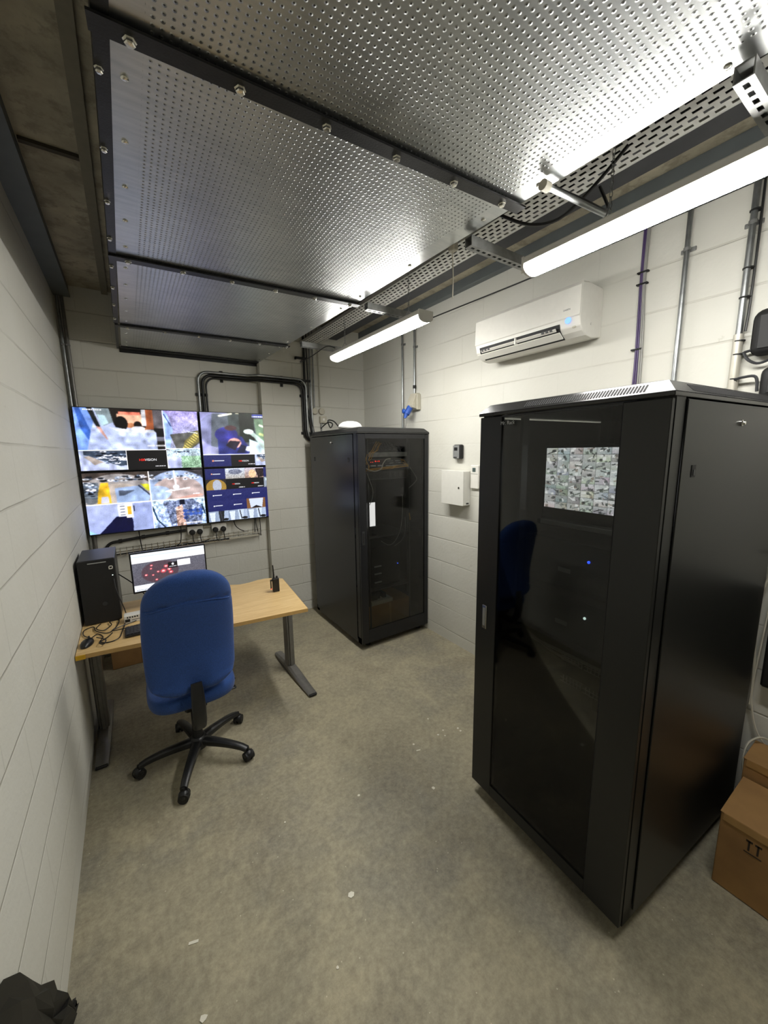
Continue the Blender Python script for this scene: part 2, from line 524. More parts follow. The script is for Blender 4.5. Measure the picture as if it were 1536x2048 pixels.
panel(1.107, 2.268, 'dimpled galvanised ceiling panel between the first and second cross bars')
panel(2.272, 3.41, 'dimpled galvanised ceiling panel with bluish glow before the far cross bar')
panel(3.414, 4.105, 'short dimpled galvanised ceiling panel meeting the back wall above the screens')

def bolt(parent, x, y, z, r=.0115):
    m = MB()
    m.lathe([(r * 1.25, z), (r * 1.25, z - .002), (r, z - .002), (r, z - .0085), (r * .78, z - .0105), (.0005, z - .011)], (x, y, 0), 6)
    return obj('bolt', m, M_ZINC, parent, False)
def crossbar(y, label):
    xe = xr_(y) + .02
    t = thing('cross_bar', label, 'angle iron', (.66, y, 2.757), math.atan(SL), 'black angle iron cross bars under the ceiling panels', False)
    a, b = -.64, xe - .66
    m = MB()
    m.box(a, b, -.023, .023, 0, .006).box(a, b, .017, .023, .006, .0135)
    obj('angle_profile', m, M_BLKSTEEL, t)
    for k in range(6): bolt(t, -.565 + .231 * k, .004, 0)
    return t
crossbar(1.092, 'nearest black angle iron cross bar with large round bolts')
crossbar(2.262, 'middle black angle iron cross bar with six bolts')
crossbar(3.402, 'far black angle iron cross bar close to the back wall')
t = thing('side_rail', 'long black angle iron rail along the left edge of the dimpled panels', 'angle iron', (.01, 1.5, 2.76))
rp = lambda y, w: (.030 - .006 * (y - 1) + w, y)
obj('angle_profile', MB().prism([rp(-.5, 0), rp(-.5, .036), rp(3.40, .026), rp(3.40, 0)], 2.766, 2.771).prism([rp(-.5, 0), rp(-.5, .006), rp(3.40, .006), rp(3.40, 0)], 2.771, 2.835).prism([rp(3.40, .004), rp(3.40, .024), (.035, 4.19), (.018, 4.19)], 2.766, 2.771), M_BLKSTEEL, t)
for k in range(13): bolt(t, .046 - .0065 * k * .29, -.2 + .29 * k, 2.766, .008)
t = thing('end_trim', 'thin black angle fixed to the back wall under the last dimpled panel', 'angle iron', (.62, 4.15, 2.755))
obj('angle_profile', MB().box(.036, 1.216, 4.108, 4.198, 2.763, 2.768).box(.036, 1.216, 4.192, 4.198, 2.74, 2.763), M_BLKSTEEL, t)

# slotted cantilever channels
def slotted_channel(y, x0, x1, z, label, n):
    t = thing('slotted_channel', label, 'support channel', ((x0 + x1) / 2, y, z), group='slotted channels reaching out from the panels')
    m = MB().box(x0, x1, y - .02, y - .017, z, z + .04).box(x0, x1, y + .017, y + .02, z, z + .04).box(x0, x1, y - .017, y + .017, z + .037, z + .04)
    # underside with slots
    st = (x1 - x0) / n
    m.box(x0, x1, y - .017, y - .006, z, z + .0025).box(x0, x1, y + .006, y + .017, z, z + .0025)
    for k in range(n):
        a = x0 + st * k
        m.box(a, a + st * .45, y - .006, y + .006, z, z + .0025)
    obj('channel_profile', m, M_GALVD, t)
    obj('end_plate', MB().box(x1, x1 + .004, y - .022, y + .022, z - .012, z + .05), M_OFFWH, t)
    return t
slotted_channel(1.285, 1.305, 1.69, 2.715, 'slotted support channel above the near end of the long light batten', 11)
slotted_channel(2.165, 1.325, 1.79, 2.722, 'slotted support channel beside the middle cross bar', 13)
slotted_channel(3.2, 1.312, 1.74, 2.73, 'slotted support channel above the far end of the far batten', 12)
slotted_channel(.40, 1.305, 1.72, 2.715, 'slotted support channel in the top right corner of the view', 11)
t = thing('conduit_stub', 'thin steel conduit arm from the panel edge above the near batten', 'conduit', (1.5, .89, 2.76))
obj('pipe', MB().cyl((1.29, .905, 2.745), (1.74, .872, 2.745), .010, 12), M_GALV, t, True)
obj('cable', MB().tube([(1.30, .93, 2.775), (1.5, .90, 2.768), (1.66, .89, 2.776), (1.70, .95, 2.9)], .006, 6, 4), M_CABLE, t, True)
obj('end_cap', MB().lathe([(.017, 0), (.017, .03), (.012, .034)], (1.268, .907, 2.745), 12, 'x'), M_OFFWH, t, True)

# cable tray, perforated
t = thing('cable_tray', 'long pale perforated cable tray running beside the dark beam', 'cable tray', (1.75, 1.5, 3.0))
m = MB(); x0, x1 = 1.665, 1.842; ya, yb_ = -.5, 4.10; z = 3.0
# perforated deck built as a lattice of strips
lat = [(x0, x0 + .016), (x0 + .030, x0 + .048), (x0 + .062, x0 + .080), (x0 + .094, x0 + .112), (x0 + .126, x0 + .144), (x0 + .158, x1)]
for a, b in lat: m.box(a, b, ya, yb_, z, z + .0015)
y = ya; k = 0
while y < yb_ - .03:
    for j in range(5):
        off = .0225 if j % 2 else 0
        a = lat[j][1]; b = lat[j + 1][0]
        m.box(a, b, y + off, y + off + .016, z, z + .0015)
    y += .045
m.box(x0, x0 + .0015, ya, yb_, z, z + .025).box(x1 - .0015, x1, ya, yb_, z, z + .025)
obj('tray_deck', m, M_TRAY, t)
cb = MB()
for j in range(5):
    pts = []
    for k in range(14):
        pts.append((x0 + .03 + .018 * j + random.uniform(-.006, .006), ya + .02 + k * .348, z + .010 + (j % 2) * .006))
    cb.tube(pts, .0055, 6, 3)
o = obj('cable_bundle', cb, M_CABLE, None, True); tag(o, 'black cables lying along the perforated tray', 'cables', None, 'stuff')
# black loose cables looping beside the panel edge
for i, (lbl, pts) in enumerate((
    ('black cable sagging between the panel edge and the tray', [(1.40, 1.36, 2.86), (1.5, 1.25, 2.9), (1.58, 1.10, 2.95), (1.60, .9, 2.96), (1.55, .6, 2.96), (1.56, .2, 2.97)]),
    ('thin black cable crossing the bracket near the long batten', [(1.55, 1.33, 2.93), (1.62, 1.22, 2.86), (1.66, 1.10, 2.84), (1.68, .97, 2.9), (1.70, .85, 2.99)]))):
    o = obj('loose_cable', MB().tube(pts, .007, 6, 5), M_CABLE, None, True); tag(o, lbl, 'cable', 'loose ceiling cables')

# ================================================================== LIGHT BATTENS
def chain(x, y, z0, z1, label):
    m = MB(); n = int((z1 - z0) / .017)
    for k in range(n):
        zc = z0 + (k + .5) * (z1 - z0) / n
        r = .0115; pts = []
        for q in range(10):
            a = 2 * PI * q / 10
            u_, v_ = .0055 * math.cos(a), r * math.sin(a)
            pts.append((x + (u_ if k % 2 else 0), y + (0 if k % 2 else u_), zc + v_))
        m.tube(pts, .0014, 5, 0, True)
    o = obj('hanging_chain', m, M_GALV, None, True); tag(o, label, 'chain', 'chains holding the light battens')
def batten(ya, yb, label, chains):
    xc = 1.545; t = thing('led_batten', label, 'ceiling light', (xc, (ya + yb) / 2, 2.6))
    prof = []
    for k in range(13):
        a = PI + PI * k / 12
        prof.append((xc + .052 * math.cos(a), 2.630 + .028 * math.sin(a)))
    prof += [(xc + .052, 2.634), (xc - .052, 2.634)]
    obj('diffuser', MB().prism(prof, ya + .012, yb - .012, 'xz'), M_LAMP, t)
    obj('housing', MB().box(xc - .054, xc + .054, ya + .01, yb - .01, 2.6345, 2.668, .006), M_WHITE, t)
    for yy in (ya, yb - .0115): obj('end_cap', MB().prism([(p[0] * 1.0, p[1]) for p in prof[:13]] + [(xc + .053, 2.668), (xc - .053, 2.668)], yy, yy + .0115, 'xz'), M_WHITE, t)
    for yy in chains: obj('chain_hook', MB().tube([(xc - .03, yy, 2.669), (xc, yy, 2.715), (xc + .03, yy, 2.669)], .002, 6, 4), M_GALV, t, True)
    return t
batten(-.05, 1.155, 'long glowing LED batten hanging over the large black cabinet', (.82, .1))
batten(1.85, 3.04, 'glowing LED batten hanging in front of the far cabinet', (2.02, 2.86))
chain(1.545, .82, 2.715, 3.215, 'steel chain holding the near batten beside its conduit arm')
chain(1.545, .1, 2.715, 3.215, 'steel chain holding the near batten, outside the view')
chain(1.545, 2.02, 2.715, 3.215, 'steel chain at the near end of the far batten')
chain(1.545, 2.86, 2.715, 3.215, 'steel chain at the far end of the far batten')
o = obj('lighting_cable', MB().tube([(1.5, 2.95, 2.69), (1.47, 3.05, 2.72), (1.46, 3.3, 2.70), (1.50, 3.7, 2.72), (1.66, 4.02, 2.84), (1.70, 4.07, 2.9)], .004, 6, 5), M_CABLE, None, True)
tag(o, 'thin black flex from the far batten to the back wall cables', 'cable')
o = obj('pull_cord', MB().tube([(1.345, 1.42, 2.80), (1.345, 1.425, 2.76), (1.347, 1.42, 2.66), (1.345, 1.42, 2.56)], .003, 6, 4).box(1.33, 1.36, 1.40, 1.44, 2.76, 2.81, .004), M_OFFWH, None, True)
tag(o, 'white cord and tag dangling from the panel edge beside the channel', 'cord')

# ================================================================== SCREENS (raster pictures)
class Img:
    def __init__(s, w, h, bg=(0, 0, 0)):
        s.w, s.h = w, h; s.a = np.zeros((h, w, 3)); s.a[:] = bg
        s.Y, s.X = np.mgrid[0:h, 0:w]; s.U = (s.X + .5) / w; s.V = (s.Y + .5) / h
        s.rng = np.random.default_rng(5); s.win(0, 0, 1, 1)
    def win(s, u0, v0, u1, v1):
        s.o = (u0, v0, u1 - u0, v1 - v0)
        s.u = (s.U - u0) / (u1 - u0); s.v = (s.V - v0) / (v1 - v0)
        s.clip = (s.u >= 0) & (s.u < 1) & (s.v >= 0) & (s.v < 1); return s
    def put(s, m, c, al=1.0):
        m = m & s.clip; s.a[m] = s.a[m] * (1 - al) + np.array(c) / 255 * al; return s
    def fill(s, c): return s.put(s.clip, c)
    def grad(s, c0, c1, ax='v'):
        t = np.clip(s.v if ax == 'v' else s.u, 0, 1)[..., None]
        g = (np.array(c0) * (1 - t) + np.array(c1) * t) / 255; s.a[s.clip] = g[s.clip]; return s
    def rect(s, a, b, c, d, col, al=1): return s.put((s.u >= a) & (s.u < c) & (s.v >= b) & (s.v < d), col, al)
    def ell(s, cx, cy_, rx, ry, col, al=1): return s.put(((s.u - cx) / rx) ** 2 + ((s.v - cy_) / ry) ** 2 < 1, col, al)
    def poly(s, pts, col, al=1):
        ins = np.zeros(s.u.shape, bool); n = len(pts)
        for i in range(n):
            x1, y1 = pts[i]; x2, y2 = pts[(i + 1) % n]
            if y1 == y2: continue
            c = ((y1 > s.v) != (y2 > s.v)) & (s.u < (x2 - x1) * (s.v - y1) / (y2 - y1) + x1)
            ins ^= c
        return s.put(ins, col, al)
    def line(s, p, q, wd, col, al=1):
        px, py = p; dx, dy = q[0] - px, q[1] - py; L = dx * dx + dy * dy + 1e-9
        asp = s.o[3] * s.h / (s.o[2] * s.w)
        t = np.clip(((s.u - px) * dx + (s.v - py) * dy) / L, 0, 1)
        d = np.hypot(s.u - px - t * dx, (s.v - py - t * dy) * asp); return s.put(d < wd, col, al)
    def noise(s, amt, cell=1):
        n = s.rng.normal(0, amt, (s.h // cell + 1, s.w // cell + 1, 1)).repeat(cell, 0).repeat(cell, 1)[:s.h, :s.w]
        s.a[s.clip] = np.clip(s.a[s.clip] + n[s.clip], 0, 1); return s
    def cars(s, n, y0, y1, x0=0, x1=1, sz=.05):
        for i in range(n):
            x, y_ = s.rng.uniform(x0, x1), s.rng.uniform(y0, y1)
            c = [(20, 24, 32), (200, 205, 215), (90, 100, 120), (150, 165, 190), (235, 235, 245)][s.rng.integers(5)]
            s.ell(x, y_, sz * s.rng.uniform(.6, 1.3), sz * .5, c); s.ell(x, y_ - sz * .15, sz * .4, sz * .2, (25, 30, 40))
        return s
    def dash(s, u0, u1, v, h=.02, col=(240, 240, 245)):
        x = u0
        while x < u1:
            wd = s.rng.uniform(.008, .03) * (1 / max(s.o[2], .3)) * .5
            s.rect(x, v, min(x + wd, u1), v + h, col, .85); x += wd + .006
        return s
    def soft(s, n=1, amt=.14, cell=9):
        # photographic look: blur the shapes, then add uneven lighting and grain
        a = s.a
        for _ in range(n):
            p = np.pad(a, ((1, 1), (1, 1), (0, 0)), 'edge')
            a = (p[:-2, 1:-1] + p[2:, 1:-1] + p[1:-1, :-2] + p[1:-1, 2:] + p[1:-1, 1:-1] * 2) / 6
        gh, gw = s.h // cell + 2, s.w // cell + 2
        g = s.rng.normal(1, amt, (gh, gw))
        yy = np.linspace(0, gh - 1.001, s.h); xx = np.linspace(0, gw - 1.001, s.w)
        y0 = yy.astype(int); x0 = xx.astype(int); fy = (yy - y0)[:, None]; fx = (xx - x0)[None]
        G = g[y0][:, x0] * (1 - fy) * (1 - fx) + g[y0 + 1][:, x0] * fy * (1 - fx) + g[y0][:, x0 + 1] * (1 - fy) * fx + g[y0 + 1][:, x0 + 1] * fy * fx
        a = a * G[..., None] + s.rng.normal(0, .018, a.shape[:2] + (1,))
        a = (a - .42) * 1.22 + .42
        s.a[s.clip] = np.clip(a, 0, 1)[s.clip]; return s
    def navy(s, spot=(230, 235, 240)):
        s.grad((32, 36, 92), (24, 30, 88)); s.noise(.012, 3); s.noise(.015, 1)
        s.rect(.30, .45, .36, .56, spot); s.rect(.37, .47, .74, .54, (225, 228, 238), .9); return s

def screen(name, img, parent, M_, mat=None):
    """img points -> smooth coloured grid; M_ maps (u right, v up) in 0..1 to space"""
    h, w_ = img.h, img.w
    uu, vv = np.meshgrid(np.linspace(0, 1, w_), np.linspace(1, 0, h))
    o0, ex, ey = (np.array(x, float) for x in M_)
    co = (o0 + uu[..., None] * ex + vv[..., None] * ey).reshape(-1, 3)
    idx = np.arange(h * w_).reshape(h, w_)
    f = np.stack([idx[1:, :-1], idx[1:, 1:], idx[:-1, 1:], idx[:-1, :-1]], -1).reshape(-1, 4)
    me = bpy.data.meshes.new(name)
    me.vertices.add(len(co)); me.vertices.foreach_set('co', co.ravel())
    me.loops.add(f.size); me.loops.foreach_set('vertex_index', f.ravel().astype('i4'))
    me.polygons.add(len(f)); me.polygons.foreach_set('loop_start', np.arange(0, f.size, 4, dtype='i4'))
    me.update(calc_edges=True)
    a = np.clip(img.a, 0, 1); l = np.where(a <= .04045, a / 12.92, ((a + .055) / 1.055) ** 2.4)
    ca = me.color_attributes.new('Col', 'FLOAT_COLOR', 'POINT')
    ca.data.foreach_set('color', np.concatenate([l.reshape(-1, 3), np.ones((h * w_, 1))], 1).ravel().astype('f4'))
    me.materials.append(mat or M_SCR)
    o = bpy.data.objects.new(name, me); COL.objects.link(o); o.parent = parent
    if parent.get('_w'): o.matrix_parent_inverse = Matrix.Translation(-Vector(parent['_w']))
    return o

NW, NH = 256, 146
def corridor(I):
    I.grad((150, 165, 165), (175, 190, 185)); I.poly([(0, 0), (.35, .25), (.38, .6), (0, 1)], (140, 150, 165))
    I.poly([(.38, .6), (1, 1), (0, 1)], (120, 125, 130)); I.rect(.1, .1, .34, .34, (215, 235, 245)); I.rect(.2, .1, .22, .34, (120, 140, 160)); I.noise(.02)
def carpark(I):
    I.grad((150, 160, 185), (175, 182, 205)); I.poly([(.1, 0), (1, 0), (1, .75), (.85, .8), (.1, .2)], (60, 70, 85))
    I.cars(38, .05, .65, .25, .98, .07); I.poly([(0, .15), (.3, .75), (.5, .6), (.95, .95), (.9, 1), (0, 1)], (165, 172, 200))
    I.poly([(.1, .3), (.3, .72), (.5, .58), (.2, .25)], (150, 140, 135)); I.soft(1)
# --- picture 1, top left
A = Img(NW, NH, (8, 8, 12))
A.win(0, 0, .69, .68).grad((168, 178, 205), (170, 178, 212))
A.poly([(0, 0), (.16, 0), (.2, .3), (.1, 1), (0, 1)], (120, 150, 215)); A.poly([(.02, 0), (.07, 0), (.17, .6), (.13, .75), (.06, .5)], (60, 92, 160))
A.poly([(.14, 0), (.20, 0), (.27, .45), (.23, .47)], (35, 38, 42)); A.poly([(.22, 0), (.40, 0), (.42, .32), (.30, .42), (.25, .2)], (128, 140, 146)); A.poly([(.25, .15), (.33, .17), (.36, .35), (.28, .42)], (170, 195, 205))
A.poly([(.38, 0), (1, 0), (1, .98), (.9, 1), (.88, .5), (.42, .38)], (38, 34, 32)); A.rect(.46, .12, .75, .4, (205, 165, 140)); A.rect(.48, .07, .73, .14, (215, 125, 105)); A.rect(.56, .0, .7, .07, (30, 20, 18))
A.rect(.78, 0, .88, .48, (150, 88, 58)); A.rect(.74, 0, .79, .40, (190, 190, 195)); A.rect(.88, 0, 1, .45, (92, 88, 92)); A.rect(.88, .47, 1, .66, (24, 24, 28)); A.rect(.88, .66, 1, .78, (95, 95, 105))
A.poly([(.42, .40), (.62, .33), (.85, .5), (.80, .52)], (160, 110, 80))
A.ell(.50, .35, .075, .17, (20, 18, 20)); A.ell(.69, .38, .045, .09, (30, 22, 22)); A.ell(.69, .47, .08, .06, (215, 215, 222))
A.poly([(.27, .42), (.36, .40), (.5, .47), (.66, .51), (.86, .49), (.9, .56), (.9, 1), (.3, 1), (.17, .7)], (172, 182, 214)); A.poly([(.34, .44), (.5, .47), (.7, .515), (.87, .50), (.89, .56), (.66, .57), (.45, .53)], (196, 200, 205))
A.poly([(.22, .42), (.27, .44), (.34, .74), (.31, .74)], (178, 138, 130)); A.poly([(.10, 1), (.17, .46), (.22, .44), (.34, .78), (.40, 1)], (158, 168, 200)); A.soft(2)
A.dash(.10, .30, .035, .03); A.dash(.78, 1, .87, .035)
A.win(.69, 0, 1, .66).grad((158, 148, 200), (160, 165, 190)); A.noise(.05, 2); A.poly([(0, 0), (.12, .1), (.25, .5), (.12, 1), (0, 1)], (160, 185, 235)); A.line((.03, .1), (.2, .4), .015, (60, 70, 120))
A.poly([(.15, .62), (.55, .58), (1, .5), (1, .85), (.75, 1), (.3, 1)], (92, 92, 90)); A.poly([(.55, .8), (.95, .5), (1, .6), (1, .8), (.7, 1), (.5, 1)], (120, 112, 70))
for k in range(8): A.line((.5 + .05 * k, .96 - .05 * k), (.62 + .05 * k, 1.04 - .05 * k), .012, (205, 190, 110))
A.line((.7, .55), (.95, .58), .012, (225, 230, 235)); A.soft(1)
A.win(.69, .66, 1, 1).grad((170, 188, 200), (165, 175, 190)); A.cars(14, .05, .3, 0, 1, .06); A.rect(.42, .38, 1, 1, (135, 165, 140)); A.noise(.09, 2); A.rect(0, .45, .4, 1, (165, 170, 205)); A.soft(1)
A.win(0, .68, .36, 1); carpark(A)
A.win(.36, .68, .69, 1).fill((10, 9, 12)); A.dash(.68, .95, .82, .05)
# --- picture 2, top right
B = Img(NW, NH, (8, 8, 12))
B.win(0, 0, .76, .78).grad((150, 150, 185), (45, 52, 48), 'u'); B.ell(.22, .42, .25, .4, (80, 88, 92), .75); B.poly([(0, 0), (.15, 0), (.1, 1), (0, 1)], (150, 150, 200), .6)
B.poly([(.35, 0), (.5, 0), (.5, .9), (.36, .9)], (70, 78, 78)); B.line((.24, .08), (.4, .02), .012, (250, 245, 215)); B.line((.46, .01), (.64, .02), .006, (255, 250, 220))
B.rect(.5, 0, .7, .7, (34, 40, 34)); B.poly([(.7, .12), (.92, .12), (.9, .66), (.82, .72), (.72, .5)], (112, 135, 112)); B.line((.78, .28), (.9, .36), .015, (230, 240, 215)); B.line((.78, .5), (.88, .55), .02, (175, 185, 130))
B.poly([(.62, .62), (.8, .75), (.85, 1), (.62, 1)], (200, 220, 230)); B.poly([(.56, .40), (.64, .38), (.95, .86), (.84, .95), (.70, .6)], (178, 196, 190)); B.ell(.62, .44, .07, .06, (225, 235, 235))
B.ell(.93, .80, .09, .18, (225, 228, 220)); B.ell(.95, .84, .05, .1, (195, 140, 75)); B.ell(.9, .93, .07, .07, (225, 175, 150))
B.poly([(.2, 1), (.2, .6), (.3, .5), (.52, .56), (.62, .85), (.60, 1)], (52, 58, 120)); B.ell(.32, .52, .15, .18, (55, 55, 128)); B.ell(.38, .36, .08, .06, (80, 58, 62)); B.ell(.42, .72, .09, .12, (215, 160, 150)); B.poly([(.36, .66), (.5, .68), (.42, .9), (.3, .78)], (40, 34, 50))
B.ell(.60, .86, .05, .06, (220, 225, 235)); B.poly([(.5, .75), (.58, .8), (.54, .96), (.44, .96)], (30, 34, 66)); B.soft(3, .16, 14)
B.rect(.68, .015, .90, .10, (40, 60, 190), .7); B.dash(.68, .96, .05, .04)
B.win(.76, 0, 1, .25).fill((26, 26, 30)); B.dash(.7, .95, .82, .06); B.win(.76, .25, 1, .50); corridor(B)
B.win(.76, .50, 1, .745).fill((12, 11, 14)); B.dash(.7, .95, .82, .06)
B.win(0, .78, .27, 1).navy((240, 150, 110)); B.win(.27, .78, .52, 1).fill((10, 9, 12)); B.dash(.7, .98, .82, .06)
B.win(.52, .78, .76, 1); carpark(B)
B.win(.76, .745, 1, 1).grad((175, 205, 225), (150, 200, 225)); B.noise(.09, 2); B.poly([(0, .65), (1, .5), (1, .95), (0, 1)], (92, 190, 72)); B.ell(.38, .8, .03, .04, (40, 70, 40)); B.soft(1, .05)
# --- picture 3, bottom left
C = Img(NW, NH, (22, 20, 20))
C.win(0, 0, .52, .52).fill((70, 62, 58)); C.ell(.5, .85, .62, .80, (145, 140, 140)); C.ell(.5, .9, .45, .55, (165, 155, 148)); C.cars(26, .12, .28, .05, .95, .05); C.cars(14, .3, .8, 0, .18, .09)
C.poly([(0, .3), (.22, .3), (.2, .9), (.08, 1), (0, .9)], (60, 72, 84), .6); C.cars(7, .35, .7, .03, .16, .07); C.poly([(.25, .32), (.36, .32), (.38, .98), (.17, .98), (.20, .6)], (205, 165, 50)); C.poly([(.24, .75), (.34, .75), (.35, .96), (.22, .96)], (175, 175, 190))
C.poly([(.45, .5), (.85, .45), (1, .8), (.95, .98), (.46, .98)], (140, 158, 190)); C.poly([(.5, .58), (.75, .6), (.58, .75), (.5, .75)], (80, 88, 105)); C.line((.82, .45), (1, .8), .012, (40, 45, 60)); C.poly([(.85, .4), (1, .42), (1, .65), (.93, .6)], (190, 190, 60)); C.soft(2, .12, 9)
C.win(.52, 0, 1, .52).fill((60, 58, 62)); C.ell(.5, .75, .62, .74, (150, 165, 195)); C.ell(.5, .8, .5, .6, (165, 150, 148)); C.ell(.12, .75, .25, .25, (160, 185, 220), .8); C.cars(16, .1, .32, .0, .95, .06); C.line((.45, .0), (.47, .55), .012, (235, 245, 255)); C.ell(.47, .57, .06, .08, (220, 235, 245), .8)
C.line((.3, .70), (.72, .62), .012, (250, 250, 255)); C.poly([(.25, .70), (.38, .63), (.38, .76)], (250, 250, 255)); C.poly([(.4, .98), (.9, .82), (1, .9), (.7, 1)], (190, 150, 140)); C.soft(2, .12, 9); C.dash(.78, .92, .82, .04)
C.win(0, .52, .52, 1).grad((160, 168, 200), (150, 160, 200)); C.poly([(.15, 1), (.42, .45), (.65, .4), (.7, 1)], (22, 24, 58)); C.poly([(.66, .05), (1, 0), (1, 1), (.66, 1), (.68, .5)], (142, 152, 190)); C.poly([(0, .85), (.12, 1), (0, 1)], (150, 190, 235))
C.rect(.46, .02, .68, .46, (205, 208, 218)); C.rect(.58, .05, .68, .52, (235, 225, 205)); C.rect(.60, .12, .66, .4, (200, 155, 60)); [C.rect(.49, .08 + .1 * k, .56, .12 + .1 * k, (90, 90, 100)) for k in range(4)]; C.rect(.70, .1, .715, .3, (25, 25, 40)); C.soft(1, .06)
C.win(.52, .52, 1, 1).grad((185, 205, 225), (150, 170, 205)); C.poly([(.2, .05), (.75, 0), (.95, .3), (.9, 1), (.25, 1)], (112, 122, 150)); C.poly([(.02, .3), (.25, .25), (.32, 1), (.1, 1)], (165, 182, 225)); C.poly([(.42, .3), (.55, .2), (.6, 1), (.42, 1)], (168, 140, 130)); C.noise(.10, 2)
C.line((0, .2), (.07, .7), .015, (30, 50, 70)); C.line((.07, .7), (.2, 1), .015, (30, 50, 70)); C.line((.93, .25), (.98, .6), .015, (30, 50, 70)); C.rect(.5, .02, .6, .2, (20, 26, 45)); [C.ell(.6 + .1 * (k % 4), .45 + .13 * (k // 4), .05, .06, (40, 70, 150), .7) for k in range(9)]; C.soft(1, .2, 5); C.dash(.55, .92, .88, .06)
# --- picture 4, bottom right
D = Img(NW, NH, (26, 32, 92))
for r_ in range(5):
    for c_ in range(5):
        D.win(.2 * c_, .2 * r_, .2 * c_ + .2, .2 * r_ + .2)
        kind = {(0, 1): 'f', (0, 2): 'g', (1, 0): 'y', (1, 1): 'k', (1, 2): 'k', (1, 3): 'c', (1, 4): 'k', (3, 2): 'w', (4, 0): 's', (4, 1): 's', (4, 2): 's'}.get((r_, c_), 'n')
        if kind == 'n': D.navy((240, 170, 140) if (r_, c_) == (0, 0) else (235, 238, 245))
        elif kind == 'k': D.fill((10, 9, 13)); D.dash(.65, .95, .82, .07)
        elif kind == 'c': corridor(D)
        elif kind == 'y': D.fill((30, 26, 28)); D.ell(.5, .75, .5, .75, (150, 118, 50)); D.ell(.55, .6, .22, .55, (165, 172, 190)); D.noise(.03)
        elif kind == 'f': D.grad((195, 205, 225), (160, 155, 150)); D.ell(.5, .35, .35, .25, (80, 85, 110), .7); D.noise(.07, 2)
        elif kind == 'g': D.grad((190, 185, 200), (150, 120, 105)); D.poly([(.55, .1), (1, .1), (1, .9), (.7, 1)], (32, 20, 24)); D.ell(.4, .6, .2, .4, (225, 190, 150)); D.noise(.06, 2)
        elif kind == 'w': D.fill((120, 82, 48)); D.poly([(.12, .05), (.9, .05), (.82, .95), (.2, .95)], (195, 205, 230)); D.poly([(.2, .98), (.5, .72), (.85, .98)], (25, 22, 24))
        else:
            D.grad((120, 135, 160), (165, 180, 205), 'u'); D.poly([(.05, .1), (.35, .1), (.3, 1), (.12, 1)], (205, 215, 235)); D.poly([(.5, 0), (.8, 0), (.75, 1), (.55, 1)], (28, 32, 34) if c_ == 0 else (190, 205, 225)); D.ell(.85, .85, .16, .12, (14, 14, 18)); D.line((.6, .1), (.68, .9), .03, (50, 50, 60)); D.noise(.04)

TVG = 'four wall mounted security screens'
def tv(x0, x1, z0, z1, img, label, logos):
    t = thing('wall_screen', label, 'screen', ((x0 + x1) / 2, 4.16, z0), group=TVG)
    y = 4.118
    obj('housing', MB().box(x0, x1, y, 4.165, z0, z1, .003), M_BLKPL, t)
    obj('wall_bracket', MB().box((x0 + x1) / 2 - .12, (x0 + x1) / 2 + .12, 4.165, 4.199 if x1 < 1.2 else 4.109 + .09, z0 + .12, z1 - .12) if x1 < 1.2 else MB().box(x0 + .03, x0 + .2, 4.165, 4.199, z0 + .12, z1 - .12), M_DARKSTEEL, t)
    b = .008
    o = screen('display', img, t, ((x0 + b, y - .0008, z0 + b * 1.4), (x1 - x0 - 2 * b, 0, 0), (0, 0, z1 - z0 - 2.2 * b)))
    obj('badge', MB().box(x1 - .10, x1 - .005, y - .004, y - .0005, z0 + .001, z0 + .008), M_SILVER, t)
    for (u, v, sz) in logos:
        X = x0 + u * (x1 - x0); Z = z1 - v * (z1 - z0)
        text('logo_lettering', 'HIK', sz, M_LOGOR, t, face_my(X - sz * 1.25, y - .0016, Z))
        text('logo_lettering', 'VISION', sz, M_LOGOW, t, face_my(X + sz * .95, y - .0016, Z))
    return t
TX = (-.345, .6035, .6125, 1.578)
TZ = (1.158, 1.708, 1.713, 2.256)
tv(TX[0], TX[1], TZ[2], TZ[3], A, 'upper left wall screen showing a curved reception desk', [(.52, .83, .030)])
tv(TX[2], TX[3], TZ[2], TZ[3], B, 'upper right wall screen showing two people in a lift', [(.88, .125, .022), (.88, .62, .022), (.395, .89, .022)])
tv(TX[0], TX[1], TZ[0], TZ[1], C, 'lower left wall screen with fisheye car park pictures', [])
tv(TX[2], TX[3], TZ[0], TZ[1], D, 'lower right wall screen filled mostly with navy tiles', [(.3, .305, .017), (.5, .305, .017), (.9, .305, .017)])

# ================================================================== SERVER CABINETS
def lpart(mbox): return mbox
def grille(m, u0, u1, n, plane, a, b, c):
    pass

